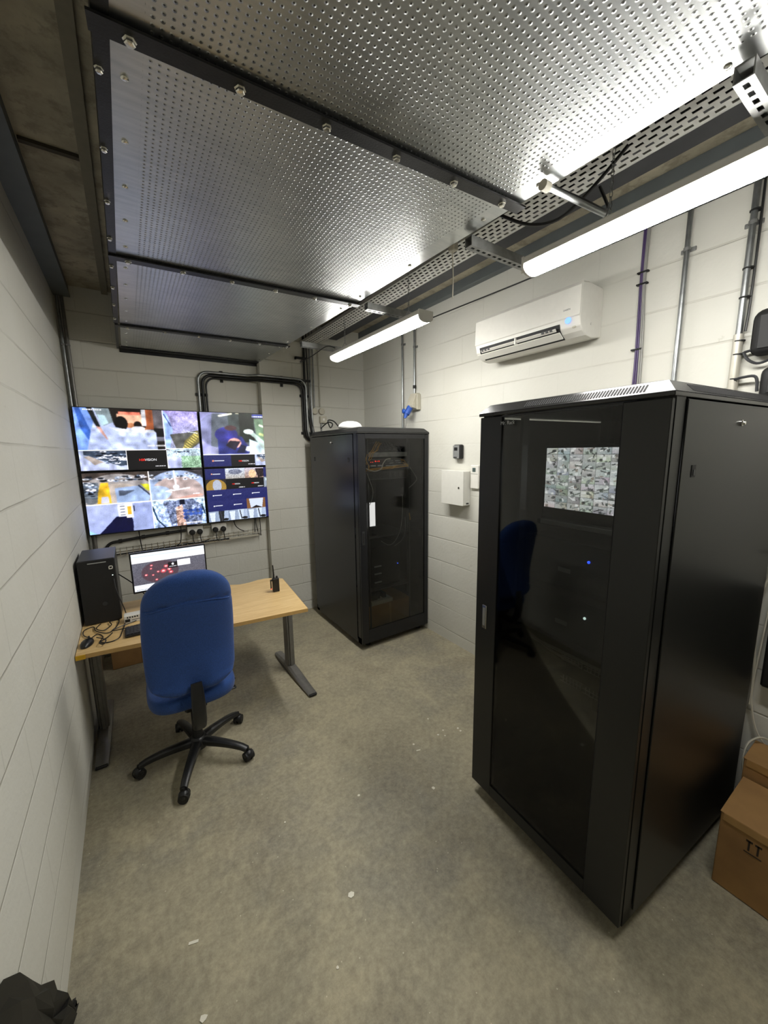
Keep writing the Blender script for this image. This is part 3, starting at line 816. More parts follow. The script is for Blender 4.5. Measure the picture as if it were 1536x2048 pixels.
def cabinet(name, label, loc, rotz, Wd, Dp, Ht, door, foot, lidvent, paint):
    """local axes: X = depth (0 at door face), Y = along the front, Z up"""
    t = thing(name, label, 'server cabinet', loc, rotz, world=False)
    zb = foot
    # corner frame and base
    m = MB()
    for (xx, yy) in ((.022, .002), (.022, Wd - .062), (Dp - .06, .002), (Dp - .06, Wd - .062)):
        m.box(xx, xx + .058, yy, yy + .06, zb, Ht - .05)
    m.box(.022, Dp, .002, Wd - .002, zb, zb + .06)
    obj('frame', m, paint, t)
    obj('back_panel', MB().box(Dp - .012, Dp, .06, Wd - .06, zb + .06, Ht - .05), paint, t)
    fm = MB()
    for xx in (.09, Dp - .12):
        for yy in (.07, Wd - .11):
            fm.cyl((xx, yy, 0), (xx, yy, .012), .028, 16).cyl((xx, yy, .012), (xx, yy, zb), .008, 10)
    obj('levelling_feet', fm, M_INK, t)
    # 19 inch rails
    c0 = Wd / 2
    for yy in (c0 - .245, c0 + .230):
        obj('mounting_rail', MB().box(.10, .14, yy, yy + .015, zb + .06, Ht - .06), M_GREYPL, t)
    # lid with raised hipped centre
    m = MB()
    m.box(-.004, Dp + .004, -.004, Wd + .004, Ht - .05, Ht - .036, .002)
    ins, za, zb2 = .036, Ht - .036, Ht + .001
    def q4(e, z): return [(-.004 + e, -.004 + e, z), (Dp + .004 - e, -.004 + e, z), (Dp + .004 - e, Wd + .004 - e, z), (-.004 + e, Wd + .004 - e, z)]
    m.loft([q4(0, za), q4(ins, zb2), q4(ins + .03, zb2 + .006)])
    lid = obj('lid', m, M_RACKLID, t)
    if lidvent:
        # slots on the leaning rim of the lid, front and side
        for which in range(2):
            sm = MB()
            n = 46 if which == 0 else 64
            for k in range(n):
                g = (.085 + .47 * k / n) if which == 0 else (.13 + .75 * k / n)
                pr = []
                for (f, off) in ((.2, .0), (.8, .0), (.8, .0012), (.2, .0012)):
                    e = -.004 + ins * f; z = za + (zb2 - za) * f
                    pr.append((e - off * .9 - .0001, z + off * .4))
                if which == 0: sm.prism(pr, g, g + .0048, 'xz')
                else: sm.prism(pr, g, g + .0055, 'yz')
            obj('front_vent_slots' if which == 0 else 'side_vent_slots', sm, M_HOLE, lid)
    # side panels
    for s, yy in ((0, .0), (1, Wd - .004)):
        p = obj('side_panel', MB().box(.085, Dp - .03, yy - (.004 if s == 0 else -.001), yy + (.002 if s == 0 else .0075), zb + .035, Ht - .056, .0015), paint, t)
        ys = -.004 if s == 0 else Wd + .0035
        d = -1 if s == 0 else 1
        for xx in (.50,):
            m = MB().lathe([(.011, 0), (.011, d * .005), (.007, d * .008), (.006, d * .013), (.0005, d * .0135)], (xx, ys, Ht - .12), 16, 'y')
            obj('panel_lock', m, M_CHROME, p, True)
        for xx, zz in ((.165, Ht - .28), (Dp - .12, Ht - .28)):
            obj('latch', MB().box(xx - .014, xx + .014, ys + d * .001 - .001, ys + d * .001 + .001, zz - .02, zz + .02, .0005), M_INK, p)
            obj('latch_tab', MB().box(xx - .005, xx + .006, ys + d * .003 - .001, ys + d * .003 + .001, zz - .014, zz + .004), M_GREYPL, p)
    # glass door
    n0, n1, t0, t1 = door['side0'], door['side1'], door['bottom'], door['top']
    D0, D1 = .004, Wd - .004; zd0, zd1 = zb + .005, Ht - .055
    d = obj('door', MB().box(.0, .020, D0, n0, zd0, zd1, .002).box(.0, .020, Wd - n1, D1, zd0, zd1, .002).box(.0, .020, n0, Wd - n1, zd0, t0).box(.0, .020, n0, Wd - n1, t1, zd1), paint, t)
    obj('door_glass', MB().box(.004, .009, n0 - .006, Wd - n1 + .006, t0 - .006, t1 + .006), door['glass'], d)
    seam = MB()
    for yy in (n0, Wd - n1): seam.box(-.0006, .0002, yy - .0012, yy + .0012, zd0, zd1)
    obj('door_seam', seam, M_HOLE, d)
    hy, hz = door['handle']
    h = obj('door_handle', MB().box(-.004, .0, hy - .014, hy + .014, hz - .062, hz + .062, .002), door['hmat'], d)
    obj('handle_recess', MB().box(-.0055, -.004, hy - .008, hy + .008, hz - .045, hz + .048, .001), M_SILVER if door['hmat'] is M_CHROME else M_INK, h)
    return t

A1 = math.radians(3.5)
P0 = Vector((1.365, .495, 0))
cab1 = cabinet('server_cabinet', 'large black glass door server cabinet in the right foreground', tuple(P0), -A1, .80, 1.04, 2.06,
               dict(side0=.145, side1=.135, bottom=.12, top=2.0, glass=M_GLASS1, handle=(.735, 1.03), hmat=M_CHROME), .055, True, M_RACK)
cab2 = cabinet('server_cabinet', 'black server cabinet in the far corner with yellow cables behind glass', (2.452, 2.895, 0), PI / 2, .795, 1.03, 2.06,
               dict(side0=.05, side1=.075, bottom=.19, top=1.965, glass=M_GLASS2, handle=(.76, 1.08), hmat=M_GREYPL), .055, False, M_RACK2)
text('logo_lettering', 'Mr. Rack', .022, M_SILVER, cab1, Matrix.Translation((-.002, .63, 1.972)) @ Matrix.Rotation(-PI / 2, 4, 'Z') @ Matrix.Rotation(PI / 2, 4, 'X'))

def in1(x, y, z=0):   # local of cabinet 1 -> world
    c, s = math.cos(-A1), math.sin(-A1)
    return Vector((P0.x + c * x - s * y, P0.y + s * x + c * y, z))
def thing1(name, label, cat, x, y, z, group=None):
    return thing(name, label, cat, in1(x, y, z), -A1, group, world=False)

# --- equipment inside cabinet 1 (parts in local axes: X depth, Y along the front, Z up)
E_ = Img(154, 118, (200, 205, 205))
rg = np.random.default_rng(11)
for r_ in range(9):
    for c_ in range(7):
        E_.win(c_ / 7, r_ / 9, (c_ + 1) / 7, (r_ + 1) / 9)
        tone = [(188, 192, 192), (170, 176, 176), (200, 202, 210), (150, 152, 150), (205, 202, 196), (178, 184, 192)][rg.integers(6)]
        E_.grad(tone, tuple(int(x * rg.uniform(.7, 1.05)) for x in tone), ['u', 'v'][rg.integers(2)])
        for q in range(6):
            a, b = rg.uniform(0, 1, 2); kcol = [(40, 44, 46), (70, 74, 76), (240, 242, 242), (140, 105, 80), (100, 112, 114), (60, 78, 62), (250, 250, 250), (30, 32, 34)][rg.integers(8)]
            if q % 2: E_.poly([(a, b), (a + .22, b - .1), (a + .26, b + .3), (a + .05, b + .35)], kcol, .8)
            else: E_.line((a, b), (a + rg.uniform(-.5, .5), b + rg.uniform(-.4, .4)), .05, kcol, .85)
        E_.line((.97, 0), (.97, 1), .03, (70, 74, 76), .6); E_.line((0, .98), (1, .98), .02, (60, 64, 66), .6)
        E_.noise(.04)
g_ = E_.a.mean(2, keepdims=True); E_.a = np.clip(g_ + (E_.a - g_) * .45 + .10, 0, 1)
t = thing1('rack_monitor', 'bright screen with a grid of camera pictures inside the large cabinet', 'screen', .25, .40, 1.53)
obj('bezel', MB().box(.0, .02, -.225, .225, .0, .345, .004), M_INK, t)
screen('display', E_, t, ((-.0008, .212, .052), (0, -.424, 0), (0, 0, .278)), M_SCRW)
obj('keyboard_drawer', MB().box(-.03, .3, -.225, .225, -.028, -.004, .002), M_GREYPL, t)
obj('drawer_lip', MB().box(-.04, -.03, -.2, .2, -.022, -.002, .002), M_SILVER, t)
def server(x, y, z, h, label, led, group='server units in the large cabinet'):
    t = thing1('server_unit', label, 'server', x, y, z, group)
    obj('chassis', MB().box(.004, .62, -.22, .22, 0, h, .002), M_INK, t)
    obj('front_panel', MB().box(-.004, .004, -.238, .238, .002, h - .002, .001), M_GREYPL, t)
    obj('badge_label', MB().box(-.0055, -.004, .0, .058, h * .35, h * .35 + .02), M_SILVER, t)
    obj('drive_slots', MB().box(-.0052, -.004, -.22, -.03, .014, .017).box(-.0052, -.004, -.22, -.03, h - .02, h - .017), M_HOLE, t)
    if led: obj('status_light', MB().sph((-.006, -.08, h * .68), .006, 1, 1, 1, 10, 6), led, t)
    return t
server(.17, .40, 1.24, .22, 'tall server with a blue status light below the rack monitor', M_BLUEL)
server(.17, .40, 1.00, .21, 'lower server with a small white light in the large cabinet', M_WHITEL)
def switch(x, y, z, label, group='network switches in the large cabinet'):
    t = thing1('network_switch', label, 'network switch', x, y, z, group)
    obj('chassis', MB().box(.0, .28, -.22, .22, 0, .043, .002), M_INK, t)
    m = MB()
    for r_ in range(2):
        for c_ in range(12):
            yy = -.19 + c_ * .0165 + (c_ // 6) * .008
            m.box(-.003, .0, yy, yy + .0025, .006 + r_ * .018, .02 + r_ * .018).box(-.003, .0, yy, yy + .0165, .004 + r_ * .018, .0065 + r_ * .018)
    obj('port_block', m, M_SILVER, t)
    return t
switch(.17, .40, .905, 'upper of two network switches behind the large glass door')
switch(.17, .40, .80, 'lower of two network switches behind the large glass door')
t = thing1('rack_shelf', 'cantilever shelf above the switches in the large cabinet', 'shelf', .15, .40, .955)
obj('shelf_plate', MB().box(0, .45, -.235, .235, .004, .007), M_GREYPL, t)
obj('shelf_lip', MB().box(-.006, .0, -.235, .235, -.006, .007), M_SILVER, t)
for i, (lbl, pts) in enumerate((
    ('grey cable dropping from the shelf inside the large cabinet', [(.12, .60, .97), (.10, .62, .9), (.10, .60, .82), (.11, .63, .72), (.12, .66, .7)]),
    ('thin pale cable hanging low inside the large cabinet', [(.07, .6, .74), (.065, .57, .68), (.065, .575, .62), (.07, .6, .57)]),
    ('pale cable slanting low inside the large cabinet', [(.07, .5, .42), (.065, .42, .47), (.065, .33, .53), (.07, .26, .57)]),
    ('grey cable bundle running along the shelf of the large cabinet', [(.08, .64, 1.05), (.07, .52, 1.02), (.07, .40, .985), (.08, .28, .97)]))):
    o = obj('patch_cable', MB().tube([in1(x, y, z) for x, y, z in pts], .003 + .002 * (i == 3), 6, 5), M_CABLEG, None, True)
    tag(o, lbl, 'cable', 'cables in the large cabinet')

# --- equipment inside cabinet 2 (world axes; front faces -y)
YC = 3.02
def t2(name, label, cat, x, z, group=None, y=YC): return thing(name, label, cat, (x, y, z), group=group)
t = t2('network_patch_bay', 'pale grey patch panel strip near the top of the far cabinet', 'patch panel', 2.06, 1.80)
obj('front_plate', MB().box(1.83, 2.29, YC, YC + .004, 1.80, 1.842, .001), M_GALVD, t)
obj('port_block', MB().box(1.86, 2.26, YC + .004, YC + .05, 1.803, 1.838), M_INK, t)
t = t2('network_router', 'router with red lights and grey labels in the far cabinet', 'router', 2.06, 1.70)
obj('chassis', MB().box(1.83, 2.29, YC + .002, YC + .25, 1.70, 1.775, .002), M_INK, t)
for a, b in ((1.86, 1.92), (1.94, 2.0)): obj('label_plate', MB().box(a, b, YC, YC + .002, 1.712, 1.726), M_SILVER, t)
obj('face_plate', MB().box(1.835, 1.87, YC, YC + .002, 1.70, 1.73), M_GREYPL, t)
for xx in (1.865, 1.885, 1.915, 1.935, 1.955): obj('red_light', MB().sph((xx, YC, 1.752 + (xx > 1.9) * .008), .0035 + .002 * (xx in (1.915, 1.955)), u=8, v=6), M_RED, t)
obj('module_row', MB().box(2.03, 2.27, YC - .002, YC + .002, 1.712, 1.72).box(2.03, 2.27, YC - .002, YC + .002, 1.735, 1.742).box(2.05, 2.2, YC - .002, YC + .002, 1.757, 1.762), M_SILVER, t)
t = t2('cable_manager', 'ringed cable tidy panel below the router in the far cabinet', 'cable manager', 2.06, 1.60)
m = MB().box(1.83, 2.29, YC + .01, YC + .014, 1.59, 1.665)
obj('back_plate', m, M_INK, t)
obj('lower_edge', MB().box(1.83, 2.29, YC, YC + .012, 1.588, 1.592), M_GREYPL, t)
for k in range(6):
    pts = [(1.90 + .06 * k + .022 * math.cos(a), YC - .005, 1.628 + .025 * math.sin(a)) for a in [2 * PI * q / 12 for q in range(12)]]
    obj('cable_ring', MB().tube(pts, .0025, 6, 0, True), M_GREYPL, t, True)
rng = random.Random(3)
def squig(x0, x1, z0, z1, n, amp, y=YC - .02):
    P = []
    for k in range(n):
        f = k / (n - 1)
        P.append((x0 + (x1 - x0) * f + rng.uniform(-amp, amp), y + rng.uniform(-.012, .012), z0 + (z1 - z0) * f + rng.uniform(-amp, amp)))
    return P
m = MB()
for k in range(7): m.tube(squig(1.80, 2.28, 1.672 + .003 * k, 1.70 + .004 * k, 8, .006), .0026, 5, 4)
for k in range(5): m.tube(squig(1.795 + .01 * k, 1.92 + .012 * k, 1.76, 1.93, 6, .012), .0024, 5, 4)
for k in range(4): m.tube(squig(2.2, 2.30, 1.755 + .008 * k, 1.69, 5, .01), .0022, 5, 4)
for k in range(4): m.tube(squig(1.80, 1.83, 1.82 - .02 * k, 1.68, 5, .012), .0026, 5, 4)
o = obj('fibre_cables', m, M_CABLEY, None, True); tag(o, 'tangled yellow fibre cables around the router in the far cabinet', 'cables', None, 'stuff')
m = MB()
for k in range(14): m.tube(squig(1.88 + .02 * k, 2.0 + .02 * k, 1.93, 1.86, 6, .022, YC + .02), .0028, 5, 4)
for k in range(8): m.tube(squig(2.0, 2.29, 1.78 - .008 * k, 1.75, 7, .014, YC - .01), .0025, 5, 4)
o = obj('dark_cables', m, M_GREYPL, None, True); tag(o, 'dark patch cables looping above the patch panel in the far cabinet', 'cables', None, 'stuff')
for lbl, pts, mt, rr in (
    ('thick white cable curling round the router in the far cabinet', [(1.795, 2.99, 1.70), (1.83, 2.985, 1.68), (1.89, 2.98, 1.672), (1.95, 2.98, 1.69), (1.975, 2.98, 1.74), (2.01, 2.98, 1.775), (2.06, 2.985, 1.78)], M_CABLEW, .005),
    ('grey cable hanging from the router down to the small lit screen', [(1.80, 2.99, 1.66), (1.83, 2.985, 1.58), (1.855, 2.98, 1.50), (1.85, 2.985, 1.42), (1.83, 3.0, 1.36)], M_CABLEG, .0032),
    ('pale cable bending at the right of the far cabinet', [(2.29, 2.985, 1.69), (2.33, 2.98, 1.64), (2.37, 2.98, 1.58), (2.35, 2.985, 1.54), (2.28, 2.99, 1.49)], M_CABLEG, .003),
    ('long grey cable hanging in the middle of the far cabinet', [(2.2, 2.99, 1.43), (2.2, 2.985, 1.3), (2.17, 2.98, 1.1), (2.1, 2.98, .98), (2.03, 2.99, .95), (1.95, 3.0, 1.0)], M_CABLEG, .0028),
    ('second grey cable hanging beside it in the far cabinet', [(2.24, 3.0, 1.2), (2.235, 2.99, 1.08), (2.19, 2.985, .98), (2.1, 2.99, .93)], M_CABLEG, .0024),
    ('short pale cable end at the right of the far cabinet', [(2.28, 2.985, 1.24), (2.285, 2.98, 1.20), (2.29, 2.985, 1.17)], M_CABLEY, .004)):
    o = obj('patch_cable', MB().tube(pts, rr, 6, 5), mt, None, True); tag(o, lbl, 'cable', 'loose cables in the far cabinet')
G_ = Img(24, 48, (218, 220, 245)); G_.noise(.02)
for k in range(16): G_.rect(0.02, .02 + k * .06, .10, .05 + k * .06, (40, 30, 90))
t = t2('small_monitor', 'small upright lit white screen inside the far cabinet', 'screen', 1.86, 1.06)
obj('housing', MB().box(1.785, 1.925, 3.03, 3.06, 1.135, 1.385, .003), M_INK, t)
screen('display', G_, t, ((1.793, 3.029, 1.148), (.115, 0, 0), (0, 0, .228)))
obj('stand', MB().box(1.84, 1.87, 3.035, 3.05, 1.06, 1.14).box(1.80, 1.92, 3.0, 3.14, 1.05, 1.06), M_INK, t)
o = obj('rack_shelf', MB().box(1.81, 2.3, 3.0, 3.5, 1.035, 1.049, .001), M_GREYPL); tag(o, 'shelf under the small lit screen in the far cabinet', 'shelf', 'shelves in the far cabinet')
t = t2('tower_server', 'black server with three silver handles low in the far cabinet', 'server', 2.0, .52)
obj('chassis', MB().box(1.86, 2.2, 3.04, 3.5, .53, .93, .004), M_INK, t)
for zz, sl in ((.735, .02), (.66, .02), (.575, .02)):
    obj('drive_handle', MB().box(1.89, 1.97, 3.025, 3.04, zz, zz + .012, .002), M_SILVER, t)
obj('power_light', MB().sph((2.17, 3.036, .73), .004, u=8, v=6), M_BLUEL, t)
o = obj('rack_shelf', MB().box(1.81, 2.3, 3.0, 3.5, .51, .524, .001), M_GREYPL); tag(o, 'shelf under the black server with silver handles', 'shelf', 'shelves in the far cabinet')
o = obj('metal_strut', MB().box(2.285, 2.305, 3.01, 3.02, .30, .68, .001), M_SILVER); tag(o, 'upright silver strip beside the boxes in the far cabinet', 'metal strip')
t = t2('document_box', 'open white box lying on cardboard in the far cabinet', 'box', 1.93, .355)
obj('tray', MB().box(1.83, 2.08, 3.0, 3.25, .362, .40, .003), M_OFFWH, t)
obj('contents', MB().box(1.85, 1.92, 3.03, 3.2, .40, .455, .003).box(1.93, 1.96, 3.05, 3.2, .40, .47, .003).box(1.99, 2.03, 3.04, 3.2, .40, .45, .004), M_GREYPL, t)
t = t2('cardboard_box', 'flat brown cardboard box at the bottom of the far cabinet', 'cardboard box', 2.05, .13)
obj('carton', MB().box(1.80, 2.30, 3.0, 3.55, .125, .36, .004), M_CARD, t)
obj('tape_strip', MB().box(2.035, 2.06, 2.998, 3.0, .14, .35), M_TAPE, t)
# things on top of cabinet 2
t = thing('wifi_dome', 'round white dome lying on top of the far cabinet', 'wireless access point', (1.80, 3.28, 2.072))
obj('dome', MB().lathe([(.11, 2.073), (.115, 2.085), (.10, 2.112), (.07, 2.130), (.03, 2.138), (.001, 2.14)], (1.80, 3.28, 0), 32), simple('bright white dome', '#f2f2ee', .35), t, True)
o = obj('coiled_cable', MB().tube([(1.60, 3.0 + .5, 2.08), (1.64, 3.55, 2.10), (1.68, 3.5, 2.14), (1.70, 3.45, 2.12), (1.66, 3.42, 2.082), (1.70, 3.55, 2.16), (1.74, 3.5, 2.15), (1.76, 3.42, 2.08)], .006, 6, 5), M_CABLE, None, True)
tag(o, 'black cable looped on top of the far cabinet beside the dome', 'cable')

# ================================================================== DESK AND WHAT IS ON IT
t = thing('office_desk', 'wave edged beech desk on grey metal legs under the wall screens', 'desk', (.33, 2.95, 0))
ZT = .73
outline = [(XL + .004, 2.655), (.985, 2.512), (1.055, 3.27)]
wave = [(1.0, 3.33), (.93, 3.362), (.86, 3.362), (.78, 3.338), (.70, 3.335), (.58, 3.40), (.4, 3.44), (.2, 3.45), (XL + .004, 3.45)]
obj('desk_top', MB().prism(outline + wave, ZT - .024, ZT), M_WOOD, t)
ed = MB()
ed.prism([(XL + .004, 2.655), (XL + .004, 2.652), (.9855, 2.509), (1.0575, 3.269), (1.055, 3.27), (.985, 2.512)], ZT - .0245, ZT + .0005)
obj('edge_band', ed, M_EDGE, t)
obj('yellow_tape', MB().box(XL + .005, XL + .05, 2.640, 2.6465, ZT - .024, ZT + .001), M_YEL, t)
for (xa, ya, xb, yb2, xu, yu) in ((1.005, 2.545, .985, 3.30, .992, 3.0), (XL + .05, 2.63, XL + .06, 3.35, XL + .055, 3.0)):
    leg = obj('leg', MB().box(xu - .03, xu + .03, yu - .045, yu + .045, .05, ZT - .03, .008).box(xu - .012, xu + .012, yu - .056, yu - .044, .05, ZT - .05, .003), M_LEG, t, True)
    rr = []
    n = 9
    for k in range(n):
        f = k / (n - 1); x = xa + (xb - xa) * f; y = ya + (yb2 - ya) * f
        h = .022 + .04 * math.sin(PI * (.5 + (f - .6) * .9)) ** 2
        wd = .033 + .006 * math.sin(PI * f)
        rr.append([(x - wd, y, .008), (x + wd, y, .008), (x + wd, y, h * .7), (x + wd * .6, y, h), (x - wd * .6, y, h), (x - wd, y, h * .7)])
    ft = obj('foot', MB().loft(rr), M_LEG, leg, True)
    obj('foot_cap', MB().box(xa - .031, xa + .031, ya - .012, ya + .01, .004, .02, .004).cyl((xa, ya + .02, 0), (xa, ya + .02, .01), .02).cyl((xb, yb2 - .02, 0), (xb, yb2 - .02, .01), .02), M_INK, leg)
obj('modesty_beam', MB().box(XL + .08, .96, 3.03, 3.055, ZT - .10, ZT - .03), M_LEG, t)

# computer tower
t = thing('computer_tower', 'black computer tower standing on the left end of the desk', 'computer', (-.24, 3.28, ZT))
obj('case', MB().box(-.345, -.142, 3.10, 3.47, ZT + .006, 1.172, .004), M_BLKPL, t)
obj('front_panel', MB().box(-.345, -.142, 3.088, 3.10, ZT + .006, 1.172, .004), M_INK, t)
obj('top_slot', MB().box(-.29, -.19, 3.084, 3.088, 1.150, 1.156), M_SILVER, t)
fr = MB().box(-.180, -.156, 3.084, 3.088, 1.098, 1.103).box(-.180, -.156, 3.084, 3.088, 1.117, 1.122).box(-.180, -.175, 3.084, 3.088, 1.098, 1.122).box(-.161, -.156, 3.084, 3.088, 1.098, 1.122)
obj('power_button', fr, M_WHITE, t)
obj('power_light', MB().sph((-.163, 3.087, 1.055), .003, u=8, v=6), M_WHITEL, t)
obj('round_badge', MB().lathe([(.014, 0), (.014, -.003), (.001, -.0035)], (-.225, 3.088, .865), 20, 'y'), M_GREYPL, t, True)
obj('feet', MB().box(-.33, -.30, 3.11, 3.45, ZT, ZT + .006).box(-.18, -.15, 3.11, 3.45, ZT, ZT + .006), M_INK, t)
o = obj('front_lead', MB().tube([(-.158, 3.084, 1.03), (-.155, 3.06, .98), (-.14, 3.05, .90), (-.125, 3.06, .83), (-.115, 3.08, .76), (-.12, 3.1, ZT + .005)], .003, 6, 6), M_GREYPL, None, True)
tag(o, 'dark lead hanging from the front of the computer tower', 'cable')

# monitor
H_ = Img(160, 92, (235, 240, 245))
H_.rect(0, 0, 1, .06, (225, 232, 240)); H_.rect(0, .06, 1, .10, (205, 214, 228))
H_.win(0, .25, 1, .84).grad((92, 92, 104), (84, 82, 92)); H_.noise(.05); H_.ell(.36, .5, .25, .5, (70, 40, 48), .55)
for (x, y, r_) in ((.25, .18, .02), (.24, .32, .018), (.17, .58, .022), (.26, .62, .018), (.44, .3, .03), (.4, .5, .04), (.48, .46, .03), (.30, .85, .02), (.55, .2, .015), (.33, .5, .02), (.5, .6, .03)):
    H_.ell(x, y, r_, r_ * 2.3, (190, 70, 80)); H_.ell(x, y, r_ * .5, r_ * 1.1, (240, 190, 195))
H_.rect(.47, .14, .60, .42, (22, 18, 22)); H_.ell(.535, .24, .015, .05, (235, 235, 240)); H_.dash(.49, .58, .33, .03); H_.rect(.60, .1, .78, .36, (240, 242, 245))
H_.win(0, 0, 1, 1); H_.rect(0, .84, 1, 1, (232, 238, 246)); H_.dash(.03, .5, .955, .02, (60, 60, 70))
t = thing('desktop_monitor', 'desktop monitor with a bright web page behind the blue chair', 'monitor', (.19, 3.24, ZT))
obj('housing', MB().box(-.062, .436, 3.20, 3.235, .857, 1.158, .004), M_BLKPL, t)
screen('display', H_, t, ((-.052, 3.1992, .872), (.478, 0, 0), (0, 0, .277)))
obj('stand', MB().box(.16, .22, 3.235, 3.255, ZT + .01, 1.0).lathe([(.11, ZT), (.11, ZT + .008), (.03, ZT + .012)], (.19, 3.25, 0), 28), M_BLKPL, t)
for lbl, pts, rr in (('thin black cable slanting from behind the tower to the desk', [(-.14, 3.3, 1.0), (-.05, 3.3, .9), (.0, 3.3, .82), (.06, 3.3, ZT + .004)], .004),
                     ('black cable below the left corner of the monitor', [(.02, 3.24, .86), (.04, 3.25, .80), (.05, 3.26, ZT + .004)], .0035),
                     ('black cable rising from the desk to the monitor stand', [(.03, 3.2, ZT + .004), (.08, 3.24, .78), (.15, 3.26, .84), (.17, 3.262, .9)], .0035)):
    o = obj('monitor_cable', MB().tube(pts, rr, 6, 5), M_CABLE, None, True); tag(o, lbl, 'cable', 'cables behind the monitor')

# keyboard
t = thing('keyboard', 'black keyboard on the desk, half hidden behind the chair', 'keyboard', (.1, 2.80, ZT))
t.rotation_euler = (0, 0, 0)
obj('base', MB().box(-.125, .32, 2.735, 2.885, ZT + .002, ZT + .018, .005), M_BLKPL, t)
km = MB()
for r_ in range(5):
    for c_ in range(22):
        km.box(-.115 + c_ * .0193, -.099 + c_ * .0193, 2.745 + r_ * .027, 2.768 + r_ * .027, ZT + .018, ZT + .023, .001)
obj('keys', km, M_GREYPL, t)
# mouse
t = thing('computer_mouse', 'black computer mouse on the left front corner of the desk', 'mouse', (-.315, 2.79, ZT))
rr = []
for k in range(13):
    f = k / 12; yy = 2.725 + .125 * f; s = math.sin(PI * min(max(f, .02), .98)) ** .45
    rr.append([(-.315 + .032 * s * math.cos(a) + .018 * (f - .5), yy, ZT + .002 + (.036 * s * (1 - .25 * f)) * max(0, math.sin(a)) ** .8) for a in [PI * q / 10 for q in range(11)]])
obj('shell', MB().loft(rr), M_BLKPL, t, True)
obj('scroll_wheel', MB().cyl((-.311, 2.822, ZT + .03), (-.302, 2.822, ZT + .03), .008, 12), M_GREYPL, t)
for i, (lbl, pts) in enumerate((
    ('looped black cable beside the mouse on the desk', [(-.30, 2.86, ZT), (-.27, 2.90, ZT), (-.24, 2.84, ZT), (-.25, 2.76, ZT), (-.2, 2.735, ZT), (-.155, 2.76, ZT), (-.14, 2.86, ZT), (-.13, 2.93, ZT), (-.12, 3.05, ZT)]),
    ('black cable trailing from the mouse past the tower', [(-.30, 2.85, ZT), (-.34, 2.92, ZT), (-.345, 3.0, ZT), (-.30, 3.04, ZT), (-.28, 2.95, ZT), (-.22, 2.88, ZT), (-.16, 2.93, ZT), (-.05, 3.0, ZT), (.06, 3.1, ZT)]),
    ('black cable from under the tower across to the keyboard', [(-.26, 3.06, ZT), (-.28, 2.98, ZT), (-.24, 2.93, ZT), (-.2, 2.99, ZT), (-.21, 3.06, ZT), (-.16, 3.05, ZT), (-.17, 2.95, ZT), (-.19, 2.88, ZT), (-.1, 2.89, ZT), (-.02, 2.90, ZT)]),
    ('short black cable crumpled near the front desk edge', [(-.27, 2.82, ZT), (-.24, 2.79, ZT), (-.22, 2.74, ZT), (-.23, 2.70, ZT), (-.25, 2.73, ZT), (-.21, 2.80, ZT), (-.19, 2.84, ZT)]))):
    P = [(x, y, z + .004 + .003 * ((k + i) % 2) + .0035 * i) for k, (x, y, z) in enumerate(pts)]
    o = obj('desk_cable', MB().tube(P, .0032, 6, 6), M_CABLE, None, True); tag(o, lbl, 'cable', 'black cables tangled on the desk')
t = thing('label_carton', 'small white carton with black print beside the computer tower', 'box', (-.06, 3.03, ZT))
obj('carton', MB().box(-.128, -.02, 2.99, 3.06, ZT + .001, ZT + .05, .002), M_WHITE, t)
pr = MB()
for k in range(5): pr.box(-.112 + .014 * k, -.104 + .014 * k, 2.9888, 2.99, ZT + .034, ZT + .044)
pr.box(-.124, -.095, 2.9886, 2.99, ZT + .008, ZT + .028).box(-.085, -.035, 2.9888, 2.99, ZT + .018, ZT + .021)
obj('printed_marks', pr, M_INK, t)
t = thing('desk_phone', 'black device with a corded handset beside the white carton', 'telephone', (.05, 3.04, ZT))
obj('body', MB().box(-.01, .13, 2.98, 3.12, ZT, ZT + .045, .008), M_BLKPL, t)
obj('handset', MB().box(-.005, .035, 2.985, 3.115, ZT + .045, ZT + .075, .01, 2), M_GREYPL, t)

# two-way radio
t = thing('two_way_radio', 'black two-way radio standing upright at the right of the desk', 'radio', (.905, 2.985, ZT))
obj('body', MB().box(.880, .932, 2.968, 3.003, ZT, ZT + .115, .006, 2), M_BLKPL, t)
obj('antenna', MB().tube([(.893, 2.985, ZT + .115), (.893, 2.985, ZT + .15), (.890, 2.985, ZT + .225)], [.0075, .006, .0045], 10), M_INK, t, True)
obj('knob', MB().cyl((.917, 2.985, ZT + .115), (.917, 2.985, ZT + .13), .008, 14), M_GREYPL, t)
obj('belt_clip', MB().box(.864, .869, 2.975, 2.995, ZT + .03, ZT + .105).box(.869, .881, 2.975, 2.995, ZT + .095, ZT + .105), M_INK, t)
obj('clip_light', MB().box(.864, .8688, 2.9745, 2.975, ZT + .028, ZT + .036), M_RED, t)
# box under the desk
t = thing('cardboard_box', 'brown cardboard box on the floor in the shadow under the desk', 'cardboard box', (-.03, 3.98, 0))
obj('carton', MB().box(-.29, .20, 3.87, 4.12, .002, .22, .003), M_CARD, t)
obj('tape_strip', MB().box(-.07, -.03, 3.868, 3.87, .01, .21), M_TAPE, t)

